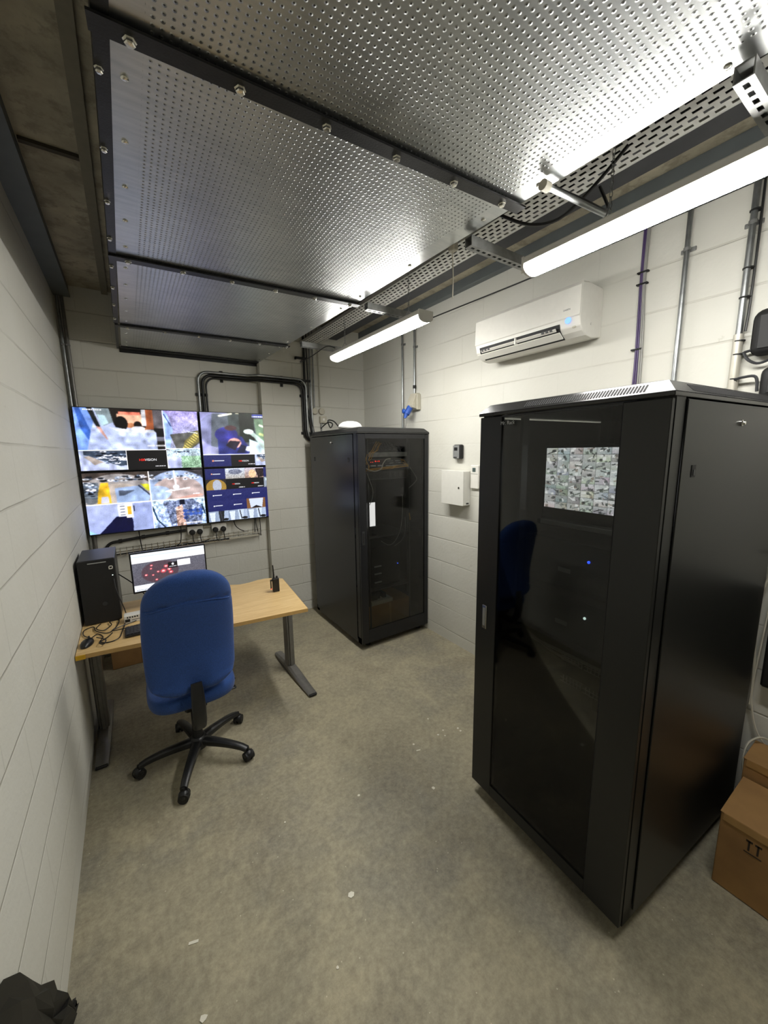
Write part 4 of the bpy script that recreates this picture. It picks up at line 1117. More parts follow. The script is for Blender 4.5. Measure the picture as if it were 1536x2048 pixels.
# ================================================================== OFFICE CHAIR
CX, CY = .190, 2.400
t = thing('office_chair', 'blue fabric swivel chair with black five star base at the desk', 'office chair', (CX, CY, 0))
def superring(cx, cyy, cz, a, b, n=2.6, seg=48, axis='z'):
    ring = []
    for k in range(seg):
        th = 2 * PI * k / seg
        c, s = math.cos(th), math.sin(th)
        x = a * math.copysign(abs(c) ** (2 / n), c); y = b * math.copysign(abs(s) ** (2 / n), s)
        ring.append((cx + x, cyy + y, cz))
    return ring
BY = 2.215            # plane of the backrest
z0, z1 = .535, 1.262
rings = []
N = 46
for k in range(N + 1):
    f = k / N
    # half width: narrow rounded foot, wide waist, rounded top
    wmax = .232 - .028 * (f - .42) ** 2 * 4 * (1 if f > .42 else .6)
    e0 = min(1, (f / .16)) ; e1 = min(1, ((1 - f) / .24))
    hw = wmax * (1 - (1 - e0) ** 2.6) ** .5 * (1 - (1 - e1) ** 2.4) ** .5
    hw = max(hw, .012 if f in (0, 1) else .09)
    th = .050 * (1 - (1 - min(1, f / .07)) ** 2) ** .5 * (1 - (1 - min(1, (1 - f) / .07)) ** 2) ** .5
    th = max(th, .004)
    z = z0 + (z1 - z0) * f
    yc = BY + .030 * math.cos((f - .3) * 4.2) - .055 * max(0, f - .3)
    sh = .012 * (f - .5)
    rings.append(superring(CX + .003 + sh, yc, z, hw, th, 3.2, 64))
m = MB().loft(rings)
for v in m.bm.verts:
    # piped seam that arches across the upper back, plus shallow wrap towards the sitter
    x, z = v.co.x - CX, v.co.z
    zs = 1.062 + .038 * (1 - (x / .22) ** 2)
    d = abs(z - zs)
    if v.co.y < BY + .05: v.co.y += .014 * math.exp(-((z - zs) / .007) ** 2)
    v.co.y += .9 * x * x * (1 if z > .6 else .6)
    if v.co.y < BY + .06 and z < .72: v.co.y += .03 * math.exp(-(x / .05) ** 2) * min(1, (.72 - z) / .12)
obj('backrest', m, M_BLUE, t, True)
# thin piping on the seam
pts = []
for k in range(25):
    x = -.214 + .428 * k / 24
    zs = 1.054 + .038 * (1 - (x / .22) ** 2)
    f = (zs - z0) / (z1 - z0)
    pts.append((CX + .006 + x, BY + .030 * math.cos((f - .3) * 4.2) - .055 * (f - .3) - .0465 + .9 * x * x + .04 * (abs(x) / .214) ** 14, zs))
obj('seam_piping', MB().tube(pts, .0035, 6), M_BLUE, t, True)
# seat cushion
rings = []
for k in range(13):
    f = k / 12; ph = -PI / 2 + PI * f
    s = max(.02, math.cos(ph)) ** .42
    rings.append(superring(CX, CY + .075, .472 + .045 * math.sin(ph), .238 * (.82 + .18 * s) * (1 if s > .3 else .85), .235 * (.80 + .20 * s) * (1 if s > .3 else .85), 3.4, 56))
m = MB().loft(rings)
for v in m.bm.verts: v.co.z += .12 * (v.co.y - CY - .075) ** 2 - .012
obj('seat', m, M_BLUE, t, True)
obj('seat_shell', MB().box(CX - .17, CX + .17, CY - .10, CY + .22, .405, .428, .01), M_BLKPL, t)
obj('tilt_mechanism', MB().box(CX - .06, CX + .06, CY - .08, CY + .12, .355, .405, .012), M_INK, t)
lv = MB().tube([(CX + .04, CY + .03, .385), (CX + .14, CY + .0, .375), (CX + .22, CY + .02, .37)], .008, 8, 3).tube([(CX + .04, CY + .08, .39), (CX + .15, CY + .10, .385), (CX + .235, CY + .10, .38)], .007, 8, 3)
lv.box(CX + .20, CX + .245, CY + .0, CY + .035, .364, .376, .004).box(CX + .215, CX + .26, CY + .085, CY + .115, .374, .387, .004)
obj('levers', lv, M_BLKPL, t, True)
obj('gas_column', MB().cyl((CX, CY, .13), (CX, CY, .24), .030, 20, .027).cyl((CX, CY, .24), (CX, CY, .36), .018, 20), M_INK, t, True)
# back bar: cover curving from the seat mechanism up the back
rings = []
bar = [(2.39, .345, .028, .016), (2.30, .318, .034, .020), (2.225, .325, .037, .024), (2.180, .385, .037, .022), (2.163, .47, .036, .017), (2.168, .55, .034, .012), (2.178, .615, .028, .006)]
for i, (yy, zz, a, b) in enumerate(bar):
    nx = bar[min(i + 1, len(bar) - 1)]; pv = bar[max(i - 1, 0)]
    dy, dz = nx[0] - pv[0], nx[1] - pv[1]; L = math.hypot(dy, dz); ny, nz = -dz / L, dy / L
    ring = []
    for q in range(16):
        th = 2 * PI * q / 16; c, s = math.cos(th), math.sin(th)
        ca = math.copysign(abs(c) ** .7, c) * a; sb = math.copysign(abs(s) ** .7, s) * b
        ring.append((CX + ca, yy + ny * sb, zz + nz * sb))
    rings.append(ring)
obj('back_bar', MB().loft(rings), M_BLKPL, t, True)
# base
obj('base_hub', MB().lathe([(.0, .075), (.052, .075), (.056, .10), (.046, .135), (.034, .145)], (CX, CY, 0), 24), M_BLKPL, t, True)
for k in range(5):
    a = math.radians(104 + 72 * k); dx, dy = math.cos(a), math.sin(a)
    px, py = -dy, dx
    rr = []
    for q in range(9):
        f = q / 8; r_ = .03 + .285 * f; zz = .118 - .010 * f - .028 * f ** 3; wd = .030 - .010 * f; hh = .026 - .010 * f
        if q == 8: zz -= .004
        ring = []
        for j in range(12):
            th = 2 * PI * j / 12; c, s = math.cos(th), math.sin(th)
            ca = math.copysign(abs(c) ** .75, c) * wd; sb = math.copysign(abs(s) ** .75, s) * hh
            ring.append((CX + dx * r_ + px * ca, CY + dy * r_ + py * ca, zz - hh * .3 + sb))
        rr.append(ring)
    leg = obj('base_arm', MB().loft(rr), M_BLKPL, t, True)
    ca_ = a + 1.2 + k; wx, wy = math.cos(ca_), math.sin(ca_)
    ex, ey = CX + dx * .318 , CY + dy * .318
    cs = MB()
    for s in (-1, 1):
        cs.cyl((ex + wx * .006 * s, ey + wy * .006 * s, .030), (ex + wx * .026 * s, ey + wy * .026 * s, .030), .030, 20, .027)
    cs.cyl((ex, ey, .03), (ex, ey, .082), .008, 10)
    cas = obj('castor', cs, M_INK, leg, True)
    obj('castor_hood', MB().sph((ex, ey, .039), .031, .95, .95, .9, 14, 8), M_BLKPL, cas, True)

# ================================================================== AIR CONDITIONER
t = thing('air_conditioner', 'white wall mounted air conditioner above the large cabinet', 'air conditioner', (XR - .12, 1.70, 2.50))
y0, y1 = 1.305, 2.095
prof = [(XR - .001, 2.79), (XR - .16, 2.795), (XR - .218, 2.785), (XR - .232, 2.76), (XR - .236, 2.60), (XR - .225, 2.555), (XR - .20, 2.53), (XR - .165, 2.508), (XR - .10, 2.50), (XR - .001, 2.515)]
obj('casing', MB().prism(prof, y0, y1, 'xz'), M_WHITE, t, bevel=.006)
obj('front_cover', MB().prism([(XR - .2365, 2.605), (XR - .2415, 2.61), (XR - .2375, 2.768), (XR - .222, 2.79), (XR - .16, 2.7965), (XR - .16, 2.7955), (XR - .217, 2.785), (XR - .232, 2.76)], y0 + .0, y1, 'xz'), M_WHITE, t)
ym0, ym1 = 1.43, 2.055
# outlet slot, louvre and flap
obj('air_outlet', MB().prism([(XR - .2372, 2.585), (XR - .2262, 2.549), (XR - .198, 2.5265), (XR - .168, 2.5065), (XR - .15, 2.53), (XR - .20, 2.58)], ym0, ym1, 'xz'), M_INK, t)
obj('louvre', MB().prism([(XR - .246, 2.560), (XR - .232, 2.548), (XR - .230, 2.552), (XR - .243, 2.565)], ym0 + .02, ym1 - .02, 'xz'), M_WHITE, t)
obj('flap', MB().prism([(XR - .247, 2.532), (XR - .206, 2.505), (XR - .203, 2.51), (XR - .243, 2.5375)], ym0 - .01, ym1 + .01, 'xz'), M_WHITE, t)
vm = MB()
for yy in [ym0 + .04 + .028 * k for k in range(3)] + [ym1 - .1 + .028 * k for k in range(3)]: vm.box(XR - .248, XR - .24, yy, yy + .016, 2.5545, 2.5665)
obj('louvre_openings', vm, M_GREYPL, t)
obj('louvre_bracket', MB().box(XR - .246, XR - .22, 1.735, 1.745, 2.54, 2.58, .001), M_WHITE, t)
obj('indicator_ring', MB().lathe([(.018, 0), (.018, -.004), (.001, -.005)], (XR - .2365, 1.375, 2.592), 24, 'x'), emit_mat('pale blue light', '#6f9bff', 1.3), t, True)
obj('sensor_window', MB().sph((XR - .222, 1.345, 2.553), .011, .4, 1.2, .6, 12, 8), M_OFFWH, t, True)
text('brand_lettering', 'DAIKIN', .013, M_GREYPL, t, face_mx(XR - .2405, 1.385, 2.652))
text('side_mark', 'i', .022, M_GREYPL, t, Matrix.Translation((XR - .12, y0 - .001, 2.575)) @ Matrix.Rotation(PI / 2, 4, 'X'))

# ================================================================== RIGHT WALL FITTINGS
# key safe
t = thing('key_safe', 'small black and silver key safe on the right wall', 'key safe', (XR - .03, 2.47, 1.78))
obj('body', MB().box(XR - .045, XR - .001, 2.425, 2.515, 1.775, 1.900, .012, 2), M_INK, t)
obj('front_plate', MB().box(XR - .051, XR - .045, 2.438, 2.512, 1.780, 1.893, .003), M_SILVER, t)
obj('code_window', MB().box(XR - .053, XR - .051, 2.455, 2.495, 1.848, 1.876, .001), M_INK, t)
obj('release_tab', MB().box(XR - .054, XR - .051, 2.46, 2.50, 1.784, 1.794, .001), M_GREYPL, t)
# alarm control box
t = thing('alarm_box', 'white metal box with a keyhole on the right wall below the key safe', 'electrical box', (XR - .04, 2.47, 1.40))
obj('casing', MB().box(XR - .085, XR - .001, 2.34, 2.612, 1.375, 1.672, .003), M_WHITE2, t)
obj('lid', MB().box(XR - .09, XR - .086, 2.338, 2.614, 1.373, 1.674, .002), M_WHITE2, t)
obj('keyhole', MB().cyl((XR - .091, 2.39, 1.528), (XR - .094, 2.39, 1.528), .009, 14), M_CHROME, t)
obj('rating_plate', MB().box(XR - .05, XR - .02, 2.3385, 2.34, 1.385, 1.398), M_GREYPL, t)
# thermostat
t = thing('wall_controller', 'white air conditioning controller with a small display beside the cabinet edge', 'thermostat', (XR - .01, 2.285, 1.52))
obj('body', MB().box(XR - .022, XR - .001, 2.235, 2.325, 1.525, 1.725, .006, 2), M_WHITE, t)
obj('lcd', MB().box(XR - .0235, XR - .022, 2.265, 2.30, 1.668, 1.702), simple('grey lcd', '#4d5c58', .3), t)
obj('slot_line', MB().box(XR - .023, XR - .022, 2.24, 2.32, 1.650, 1.652), M_GREYPL, t)
# vertical conduits with saddles
def conduit(label, y, z0, z1, r, mat, saddles, x=None, wallx=XR, extra=None, nm='steel_conduit'):
    x = x or wallx - r - .012
    t = thing(nm, label, 'conduit', (x, y, z0), group='upright conduits on the right wall')
    obj('pipe', MB().cyl((x, y, z0), (x, y, z1), r, 14), mat, t, True)
    for zz in saddles:
        obj('saddle', MB().box(wallx - .008, wallx - .001, y - r - .020, y + r + .020, zz - .010, zz + .010, .002).cyl((x, y, zz - .008), (x, y, zz + .008), r + .003, 14), M_GALVD, t, True)
    return t
conduit('left of two steel conduits on the right wall behind the far cabinet', 3.293, 2.072, ZC - .003, .010, M_GALV, (2.915,))
c = conduit('steel conduit dropping to the blue industrial plug', 3.095, 2.40, ZC - .003, .010, M_GALV, (2.85,))
obj('coupler', MB().cyl((XR - .022, 3.095, 2.46), (XR - .022, 3.095, 2.49), .016, 14), M_INK, c, True)
conduit('galvanised conduit behind the middle of the large cabinet top', .893, 2.075, ZC - .065, .012, M_GALV, (2.83,))
c = conduit('rightmost steel conduit with cable ties on the right wall', .650, 2.072, ZC - .065, .013, M_GALV, (2.843,))
obj('lower_sleeve', MB().cyl((XR - .025, .650, 2.072), (XR - .025, .650, 2.37), .019, 14), simple('pale conduit', '#bdb9ac', .4, .3), c, True)
obj('parallel_cable', MB().tube([(XR - .02, .628, ZC - .07), (XR - .02, .625, 2.8), (XR - .018, .626, 2.5), (XR - .02, .63, 2.38)], .005, 6, 3), M_CABLE, c, True)
for zz in (2.89, 2.653, 2.53, 2.34, 2.28, 2.17): obj('cable_tie', MB().cyl((XR - .025, .645, zz - .0025), (XR - .025, .645, zz + .0025), .022, 12), M_INK, c)
c = thing('cable_drop', 'bundle of purple and grey cables clipped to the right wall', 'cables', (XR - .02, 1.09, 2.0))
for dy, mt in ((0, M_CABLEP), (.010, M_CABLEP), (-.010, M_CABLEG), (-.019, M_CABLEG)):
    obj('cable', MB().tube([(XR - .012, 1.092 + dy, ZC - .07), (XR - .012, 1.095 + dy * .7, 2.8), (XR - .013, 1.087 + dy, 2.5), (XR - .012, 1.084 + dy * 1.1, 2.3), (XR - .012, 1.085 + dy * 1.4, 2.075)], .005, 6, 4), mt, c, True)
for zz in (2.80, 2.74, 2.40): obj('cable_clip', MB().box(XR - .022, XR - .001, 1.065, 1.12, zz - .004, zz + .004, .001), M_INK, c)
# industrial socket
t = thing('industrial_socket', 'angled cream industrial socket with a blue plug above the far cabinet', 'socket', (XR - .05, 3.08, 2.28))
obj('back_box', MB().prism([(XR - .001, 2.41), (XR - .045, 2.41), (XR - .10, 2.29), (XR - .09, 2.27), (XR - .001, 2.25)], 3.035, 3.135, 'xz'), M_OFFWH, t, bevel=.004)
obj('side_plate', MB().box(XR - .05, XR - .001, 3.02, 3.034, 2.25, 2.40, .004), M_OFFWH, t)
obj('blue_plug', MB().cyl((XR - .075, 3.095, 2.28), (XR - .115, 3.105, 2.21), .030, 18).cyl((XR - .115, 3.105, 2.215), (XR - .13, 3.11, 2.17), .021, 16, .015), M_BLUEPL, t, True)
obj('plug_flap', MB().sph((XR - .13, 3.13, 2.24), .024, .6, 1, 1, 14, 8), M_BLUEPL, t, True)
obj('plug_lead', MB().tube([(XR - .12, 3.10, 2.19), (XR - .125, 3.10, 2.13), (XR - .13, 3.11, 2.075)], .007, 8, 3), M_CABLEG, t, True)
# thin cable clipped high on the right wall
o = obj('clipped_cable', MB().tube([(XR - .006, 4.1, 3.07), (XR - .006, 2.9, 3.052), (XR - .006, 1.9, 3.026), (XR - .006, 1.2, 3.02), (XR - .006, .4, 3.02)], .005, 6, 3), M_CABLE, None, True)
tag(o, 'thin black cable running along the top of the right wall', 'cable')
# black rounded devices at the right edge
def rounded_dev(y0, y1, z0, z1, th, label, group):
    t = thing('wall_speaker', label, 'speaker', (XR - th / 2, (y0 + y1) / 2, z0), group=group)
    obj('body', MB().box(XR - th, XR - .001, y0, y1, z0, z1, .04 if z1 - z0 > .2 else .03, 4), M_INK, t, True)
    obj('front_plate', MB().box(XR - th - .003, XR - th, y0 + .03, y1 - .03, z0 + .03, z1 - .03, .001), M_INK, t)
    return t
rounded_dev(.30, .600, 2.255, 2.455, .07, 'black rounded wall speaker at the right edge above the cabinet', None)
rounded_dev(.33, .552, 2.06, 2.205, .06, 'smaller black rounded device just above the cabinet lid at the right edge', None)
for lbl, pts in (('dark cable drooping from the wall clip to the black speaker', [(XR - .03, .625, 2.285), (XR - .04, .60, 2.245), (XR - .04, .56, 2.225), (XR - .04, .5, 2.25), (XR - .03, .45, 2.27)]),
                 ('thin cable from the wall clip straight to the black speaker', [(XR - .03, .62, 2.285), (XR - .04, .58, 2.29), (XR - .04, .55, 2.298)]),
                 ('thin black cable bending at the foot of the rightmost conduit', [(XR - .04, .64, 2.165), (XR - .05, .61, 2.17), (XR - .05, .565, 2.165), (XR - .05, .555, 2.10)])):
    o = obj('speaker_cable', MB().tube(pts, .006, 8, 5), M_GREYPL, None, True); tag(o, lbl, 'cable', 'cables by the black speaker')
# black panel screen low on the right wall
t = thing('wall_panel_screen', 'black flat screen on the right wall at the right edge behind the cabinet', 'screen', (XR - .04, .15, .72))
obj('housing', MB().box(XR - .06, XR - .012, -.35, .40, .725, 1.20, .008), M_INK, t)
obj('glass_front', MB().box(XR - .063, XR - .06, -.34, .39, .74, 1.19), M_BLKPL, t)
obj('wall_bracket', MB().box(XR - .012, XR - .001, -.1, .15, .85, 1.1), M_GREYPL, t)
for lbl, pts in (('white cable hanging down beside the black flat screen', [(2.40, .36, 1.44), (2.415, .41, 1.42), (2.42, .428, 1.36), (2.42, .43, 1.25), (2.42, .445, 1.15), (2.42, .445, 1.0), (2.425, .435, .85), (2.43, .43, .7), (2.43, .425, .62), (2.43, .40, .5), (2.43, .36, .43), (2.44, .30, .40)]),
                 ('second pale cable close along the edge of the flat screen', [(2.43, .405, 1.3), (2.425, .412, 1.1), (2.425, .42, .9), (2.43, .428, .72), (2.43, .43, .6)]),
                 ('thin white cable arching behind the nearer cardboard box', [(2.33, .40, .30), (2.33, .405, .38), (2.36, .40, .44), (2.40, .37, .47), (2.44, .34, .45)])):
    o = obj('hanging_cable', MB().tube(pts, .0045, 6, 6), M_CABLEW, None, True); tag(o, lbl, 'cable', 'white cables at the right edge')

# ================================================================== CARDBOARD BOXES, LOWER RIGHT
def carton(name_lbl, x0, x1, y0, y1, z1, a, marks):
    L = Vector((x0, y1, 0))
    t = thing('cardboard_box', name_lbl, 'cardboard box', L, a, world=False)
    w_, d_ = x1 - x0, y1 - y0
    obj('carton', MB().box(0, w_, -d_, 0, .002, z1, .003), M_CARD, t)
    obj('lid_flap', MB().box(-.002, w_ + .002, -d_ - .002, .002, z1, z1 + .004, .001), M_CARD, t)
    obj('side_tape', MB().box(-.003, -.001, -d_ * .9, -.01, z1 - .03, z1 + .002), M_TAPE, t)
    if marks:
        m = MB()
        for yy in (-.095, -.122):
            m.box(-.0015, 0, yy - .003, yy + .003, z1 - .10, z1 - .055).box(-.0015, 0, yy - .010, yy + .010, z1 - .062, z1 - .054)
        m.box(-.0015, 0, -.135, -.082, z1 - .112, z1 - .108)
        obj('printed_arrows', m, M_INKBR, t)
        obj('hand_hole', MB().box(-.0018, .0, -.27, -.20, z1 - .13, z1 - .10, .0008), M_INK, t)
    return t
carton('nearer brown cardboard box with printed arrows in the bottom right corner', 1.925, 2.22, -.05, .375, .345, 0.0, True)
carton('darker brown cardboard box against the wall behind the nearer one', 2.235, 2.42, -.1, .385, .43, 0.0, False)

# ================================================================== BACK WALL CONDUIT AND CABLES
def arc(cx, cz, r, a0, a1, y, n=6):
    return [(cx + r * math.cos(math.radians(a0 + (a1 - a0) * k / n)), y, cz + r * math.sin(math.radians(a0 + (a1 - a0) * k / n))) for k in range(n + 1)]
t = thing('conduit_loop', 'steel and black conduit loop arching above the right hand screens', 'conduit', (1.15, 4.15, 2.2))
for i, (dx, r, mt) in enumerate(((0, .013, M_GALV), (.036, .014, M_CABLE), (.066, .009, M_CABLE))):
    xa = .640 + dx; xb = 1.705 - dx * .75; zt = 2.635 - dx * .8
    yy = 4.180 - .006 * i
    pts = [(xa, yy, 2.2)] + arc(xa + .09, zt - .09, .09, 180, 90, yy)
    if True:
        # passes in front of the step in the wall
        pts += [(xa + .3, yy, zt), (1.1, yy, zt), (1.19, 4.09, zt - .002), (1.3, 4.085, zt - .003)]
        pts += [(p[0], 4.085, p[2]) for p in arc(xb - .09, zt - .095, .09, 90, 0, yy)] + [(xb, 4.085, 2.1)]
        pts += [(xb + .01, 4.085, 2.03), (xb + .05, 4.085, 1.985), (xb + .14, 4.085, 1.985)]
    obj(('pipe', 'pipe', 'cable')[i], MB().tube(pts, r, 10), mt, t, True)
for (x, z, y) in ((.665, 2.42, 4.198), (.86, 2.61, 4.198), (1.44, 2.60, 4.108), (1.69, 2.46, 4.108), (1.69, 2.06, 4.108)):
    vert = z < 2.5
    m = MB().box(x - .055, x + .055, y - .012, y - .0, z - .014, z + .014, .002) if vert else MB().box(x - .014, x + .014, y - .012, y, z - .06, z + .05, .002)
    m.sph((x + (.045 if vert else 0), y - .014, z - (0 if vert else .045)), .010, u=10, v=6)
    obj('clamp', m, M_BLKSTEEL, t)
# risers in the corner by the far cabinet
def riser(label, pts, r, mt, nm='wall_cable', cat='cable'):
    o = obj(nm, MB().tube(pts, r, 8, 4), mt, None, True); tag(o, label, cat, 'risers on the back wall beside the far cabinet'); return o
riser('leftmost thick black riser bending at the ceiling by the far cabinet', [(1.66, 4.09, 3.16), (1.69, 4.09, 3.10), (1.70, 4.09, 3.0), (1.695, 4.09, 2.7), (1.70, 4.09, 2.4), (1.74, 4.085, 2.2), (1.76, 4.085, 2.02)], .013, M_CABLE)
riser('second black riser, thinner, beside the thick one', [(1.735, 4.09, 3.18), (1.73, 4.09, 3.0), (1.735, 4.09, 2.6), (1.745, 4.088, 2.3), (1.785, 4.085, 2.04)], .007, M_GREYPL)
riser('steel riser between the black cables and the round boxes', [(1.765, 4.09, 3.2), (1.765, 4.09, 2.6), (1.77, 4.09, 2.05)], .010, M_GALV, 'steel_conduit', 'conduit')
riser('pale conduit ending at the left round box', [(1.80, 4.09, 3.2), (1.80, 4.09, 2.7), (1.80, 4.09, 2.33)], .008, M_GALVD, 'steel_conduit', 'conduit')
riser('pale thin conduit ending at the right round box', [(1.86, 4.09, 3.2), (1.865, 4.09, 2.7), (1.868, 4.09, 2.35)], .008, simple('painted conduit', '#aaa697', .6), 'painted_conduit', 'conduit')
for x, lbl in ((1.80, 'left round white junction box on the back wall'), (1.885, 'right round white junction box on the back wall')):
    t = thing('junction_box', lbl, 'junction box', (x, 4.09, 2.305), group='round junction boxes on the back wall')
    obj('cover', MB().lathe([(.036, 4.109), (.036, 4.082), (.032, 4.076), (.001, 4.075)], (x, 0, 2.305), 24, 'y'), M_OFFWH, t, True)
    obj('screw', MB().cyl((x - .02, 4.076, 2.305), (x - .02, 4.073, 2.305), .003, 8), M_GALV, t)
t = thing('light_switch', 'small white switch below the round junction boxes', 'switch', (1.9, 4.1, 2.19))
obj('box', MB().box(1.858, 1.938, 4.072, 4.109, 2.175, 2.25, .004), M_OFFWH, t)
obj('rocker', MB().box(1.885, 1.91, 4.069, 4.072, 2.2, 2.228, .001), M_WHITE, t)
obj('lower_conduit', MB().cyl((1.875, 4.095, 2.06), (1.875, 4.095, 2.175), .009, 12), M_GALVD, t, True)
for z, x in ((2.85, 1.66), (2.62, 1.70)):
    o = obj('pipe_clamp', MB().box(x - .06, x + .06, 4.074, 4.082, z - .013, z + .013, .002).box(x - .06, x - .045, 4.082, 4.109, z - .013, z + .013), M_BLKSTEEL)
    tag(o, 'upper black clamp on the risers' if z > 2.8 else 'lower black clamp on the risers', 'clamp', 'clamps on the risers')
# left corner conduits
for i, (x, r, lbl) in enumerate(((-.343, .011, 'steel conduit in the left corner, nearest the side wall'), (-.312, .012, 'darker conduit beside it in the left corner'))):
    t = thing('corner_conduit', lbl, 'conduit', (x, 4.182, .1), group='two conduits in the left corner')
    obj('pipe', MB().cyl((x, 4.182, .05), (x, 4.182, 3.125), r, 12), M_GALV if i == 0 else M_LEG, t, True)
    for zz in (2.75, 1.75): obj('saddle', MB().box(x - .014, x + .014, 4.166, 4.199, zz - .008, zz + .008, .002), M_GALVD, t)
# services under the screens
t = thing('black_conduit', 'black conduit bending down along the back wall under the screens', 'conduit', (.1, 4.18, 1.05))
obj('pipe', MB().tube([(-.245, 4.18, .70), (-.245, 4.18, .98), (-.235, 4.18, 1.03), (-.20, 4.18, 1.065), (-.12, 4.18, 1.075), (.1, 4.18, 1.092), (.41, 4.18, 1.105)], .013, 10, 4), M_CABLE, t, True)
for x, z in ((-.13, 1.074), (.05, 1.089), (.25, 1.099)): obj('coupler', MB().cyl((x - .014, 4.18, z), (x + .014, 4.18, z + .001), .018, 12), M_INK, t, True)
def dsocket(x, z, label):
    t = thing('double_socket', label, 'power socket', (x, 4.18, z), group='double sockets under the screens')
    obj('back_box', MB().box(x - .073, x + .073, 4.16, 4.199, z - .043, z + .043, .003), M_SILVER, t)
    obj('face_plate', MB().box(x - .071, x + .071, 4.157, 4.16, z - .041, z + .041, .002), M_WHITE2, t)
    obj('switches', MB().box(x - .03, x - .012, 4.153, 4.157, z + .012, z + .032).box(x + .012, x + .03, 4.153, 4.157, z + .012, z + .032), M_WHITE, t)
dsocket(.493, 1.10, 'left double power socket under the wall screens')
dsocket(.715, 1.105, 'right double power socket under the wall screens')
o = obj('socket_trunking', MB().cyl((.566, 4.18, 1.12), (.642, 4.18, 1.122), .010, 10), M_OFFWH); tag(o, 'short white tube joining the two double sockets', 'conduit')
for x, lbl in ((.462, 'first black plug from the left under the screens'), (.530, 'second black plug from the left under the screens'), (.676, 'third black plug from the left under the screens'), (.752, 'rightmost black plug under the screens')):
    t = thing('power_plug', lbl, 'plug', (x, 4.14, 1.08), group='black plugs under the screens')
    obj('body', MB().lathe([(.026, 4.1565), (.027, 4.135), (.022, 4.118), (.001, 4.115)], (x, 0, 1.083), 20, 'y'), M_INK, t, True)
    obj('lead', MB().tube([(x, 4.13, 1.06), (x + .002, 4.13, 1.01), (x + .012, 4.14, .975), (x + .04, 4.15, .965), (x + .10, 4.16, .97)], .004, 6, 4), M_CABLE, t, True)
# wire basket tray
t = thing('wire_basket_tray', 'wire basket cable tray on the back wall behind the desk monitor', 'cable tray', (.4, 4.17, .98))
m = MB()
for (yy, zz) in ((4.196, 1.00), (4.196, .97), (4.196, .945), (4.165, .945), (4.135, .945), (4.135, .985)):
    m.cyl((-.20, yy, zz + .0), (1.14, yy, zz + .025), .0022, 6)
k = 0
while k < 27:
    x = -.19 + .05 * k; dz = .025 * (x + .2) / 1.34
    m.tube([(x, 4.196, 1.01 + dz), (x, 4.196, .943 + dz), (x, 4.135, .943 + dz), (x, 4.135, .995 + dz)], .002, 5); k += 1
obj('wire_frame', m, M_ZINC, t, True)
obj('splice_plate', MB().box(.80, 1.10, 4.131, 4.134, .967, .985).box(.72, 1.12, 4.131, 4.134, 1.005, 1.012), M_OFFWH, t)
o = obj('tray_cables', MB().tube([(-.18, 4.16, .957), (.1, 4.155, .963), (.4, 4.16, .967), (.8, 4.158, .972), (1.12, 4.16, .98)], .006, 6, 4).tube([(-.1, 4.17, .955), (.3, 4.172, .963), (.7, 4.17, .97)], .005, 6, 4).tube([(.36, 4.14, .99), (.42, 4.12, .985), (.5, 4.13, .975), (.58, 4.14, .985), (.62, 4.14, 1.0)], .005, 6, 5), M_CABLE, None, True)
tag(o, 'black cables lying in the wire basket tray', 'cables', None, 'stuff')
for i, (lbl, pts) in enumerate((
    ('black cable curving from the lower right screen to the tray', [(.86, 4.15, 1.19), (.87, 4.145, 1.11), (.91, 4.145, 1.06), (.96, 4.15, 1.03)]),
    ('left of the bundled cables hanging from the right screen', [(1.07, 4.15, 1.2), (1.075, 4.15, 1.1), (1.07, 4.15, 1.0)]),
    ('middle of the bundled cables hanging from the right screen', [(1.09, 4.155, 1.2), (1.088, 4.15, 1.1), (1.10, 4.15, 1.0)]),
    ('right cable hanging from the right screen past the tray', [(1.125, 4.15, 1.2), (1.13, 4.15, 1.1), (1.13, 4.15, .96)]),
    ('thin cable hanging from the lower left screen', [(.02, 4.17, 1.2), (.022, 4.16, 1.08), (.03, 4.16, .97)]),
    ('thin cable hanging from the lower left screen beside the first socket', [(.36, 4.17, 1.2), (.365, 4.15, 1.12), (.35, 4.15, 1.0), (.30, 4.16, .96)]))):
    o = obj('screen_cable', MB().tube(pts, .0045, 6, 5), M_CABLE, None, True); tag(o, lbl, 'cable', 'cables hanging below the wall screens')

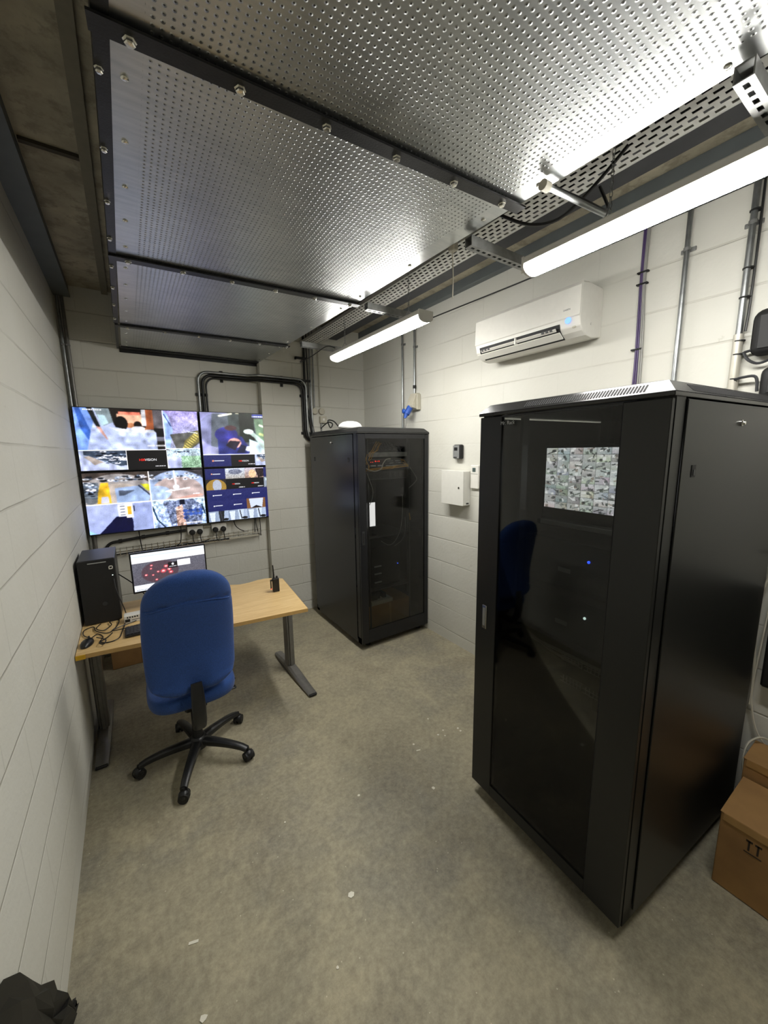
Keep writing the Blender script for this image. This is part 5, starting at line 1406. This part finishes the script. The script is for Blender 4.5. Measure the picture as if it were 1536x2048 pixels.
# ================================================================== BIN BAG AND FLOOR SCRAPS
m = MB()
rngb = random.Random(12)
top = [(.35, .10), (.5, .62), (.8, .78), (1.0, .72), (1.08, .665), (1.17, .56), (1.235, .44), (1.27, .37), (1.33, .29), (1.365, .17), (1.40, .14), (1.43, .05), (1.455, .0)]
n = len(top)
rings = []
for i, (y, zt) in enumerate(top):
    ring = []
    for q in range(14):
        f = q / 13
        th = .055 + .025 * math.sin(3.1 * y + 2) 
        taper = math.sin(PI * min(.98, max(.04, i / (n - 1)))) ** .5
        ring.append((XL + .004 + th * taper * math.sin(PI * f) * (1 + rngb.uniform(-.3, .3)), y + rngb.uniform(-.02, .02) * (0 < f < 1), max(.001, zt * (1 - f) + rngb.uniform(-.012, .012) * (f > 0))))
    rings.append(ring)
m.loft(rings)
o = obj('bin_bag', m, M_BAG, None, False)
tag(o, 'crumpled black plastic bag slumped against the left wall, bottom left corner', 'bag')
scr = [((.603, 1.206), .020, 'square white paper scrap in the middle of the floor'), ((.024, 1.408), .017, 'narrow white strip on the floor at the lower left'),
       ((.023, 1.168), .017, 'pale yellowish scrap at the bottom edge of the floor'), ((.45, 1.03), .009, 'tiny white chip at the bottom of the floor'),
       ((.867, 1.597), .012, 'small curled white scrap in the centre of the floor'), ((1.231, 1.4), .014, 'oval white chip near the large cabinet corner'),
       ((1.522, 1.689), .011, 'white chip in the cluster by the large cabinet, left'), ((1.577, 1.701), .011, 'white chip in the cluster, second from left'),
       ((1.672, 1.658), .012, 'brightest white chip in the cluster by the cabinet'), ((1.67, 1.631), .012, 'white chip in the cluster nearest the cabinet'),
       ((1.333, 1.66), .013, 'white sliver left of the chip cluster'), ((1.566, 1.843), .010, 'lone white chip beyond the cluster'),
       ((1.338, 1.716), .012, 'pale ring shaped fleck left of the cluster'), ((1.554, 1.657), .009, 'small dim chip at the front of the cluster'), ((.48, 1.677), .007, 'tiny chip in front of the chair')]
for i, ((x, y), s, lbl) in enumerate(scr):
    rr_ = random.Random(i); m = MB(); nn = 6
    if 'strip' in lbl or 'sliver' in lbl:
        a = rr_.uniform(0, 3); m.box(-s, s, -s * .28, s * .28, 0, .002); bmesh.ops.rotate(m.bm, verts=m.bm.verts, cent=(0, 0, 0), matrix=Matrix.Rotation(-.3, 3, 'Z')); bmesh.ops.translate(m.bm, verts=m.bm.verts, vec=(x, y, .0005))
    else:
        pts = [(x + s * .8 * rr_.uniform(.6, 1) * math.cos(2 * PI * k / nn), y + s * .8 * rr_.uniform(.6, 1) * math.sin(2 * PI * k / nn)) for k in range(nn)]
        m.prism(pts, .0005, .003)
    o = obj('paper_scrap', m, M_PAPER); tag(o, lbl, 'scrap', 'white scraps on the floor')

for o in bpy.data.objects:
    if '_w' in o.keys(): del o['_w']
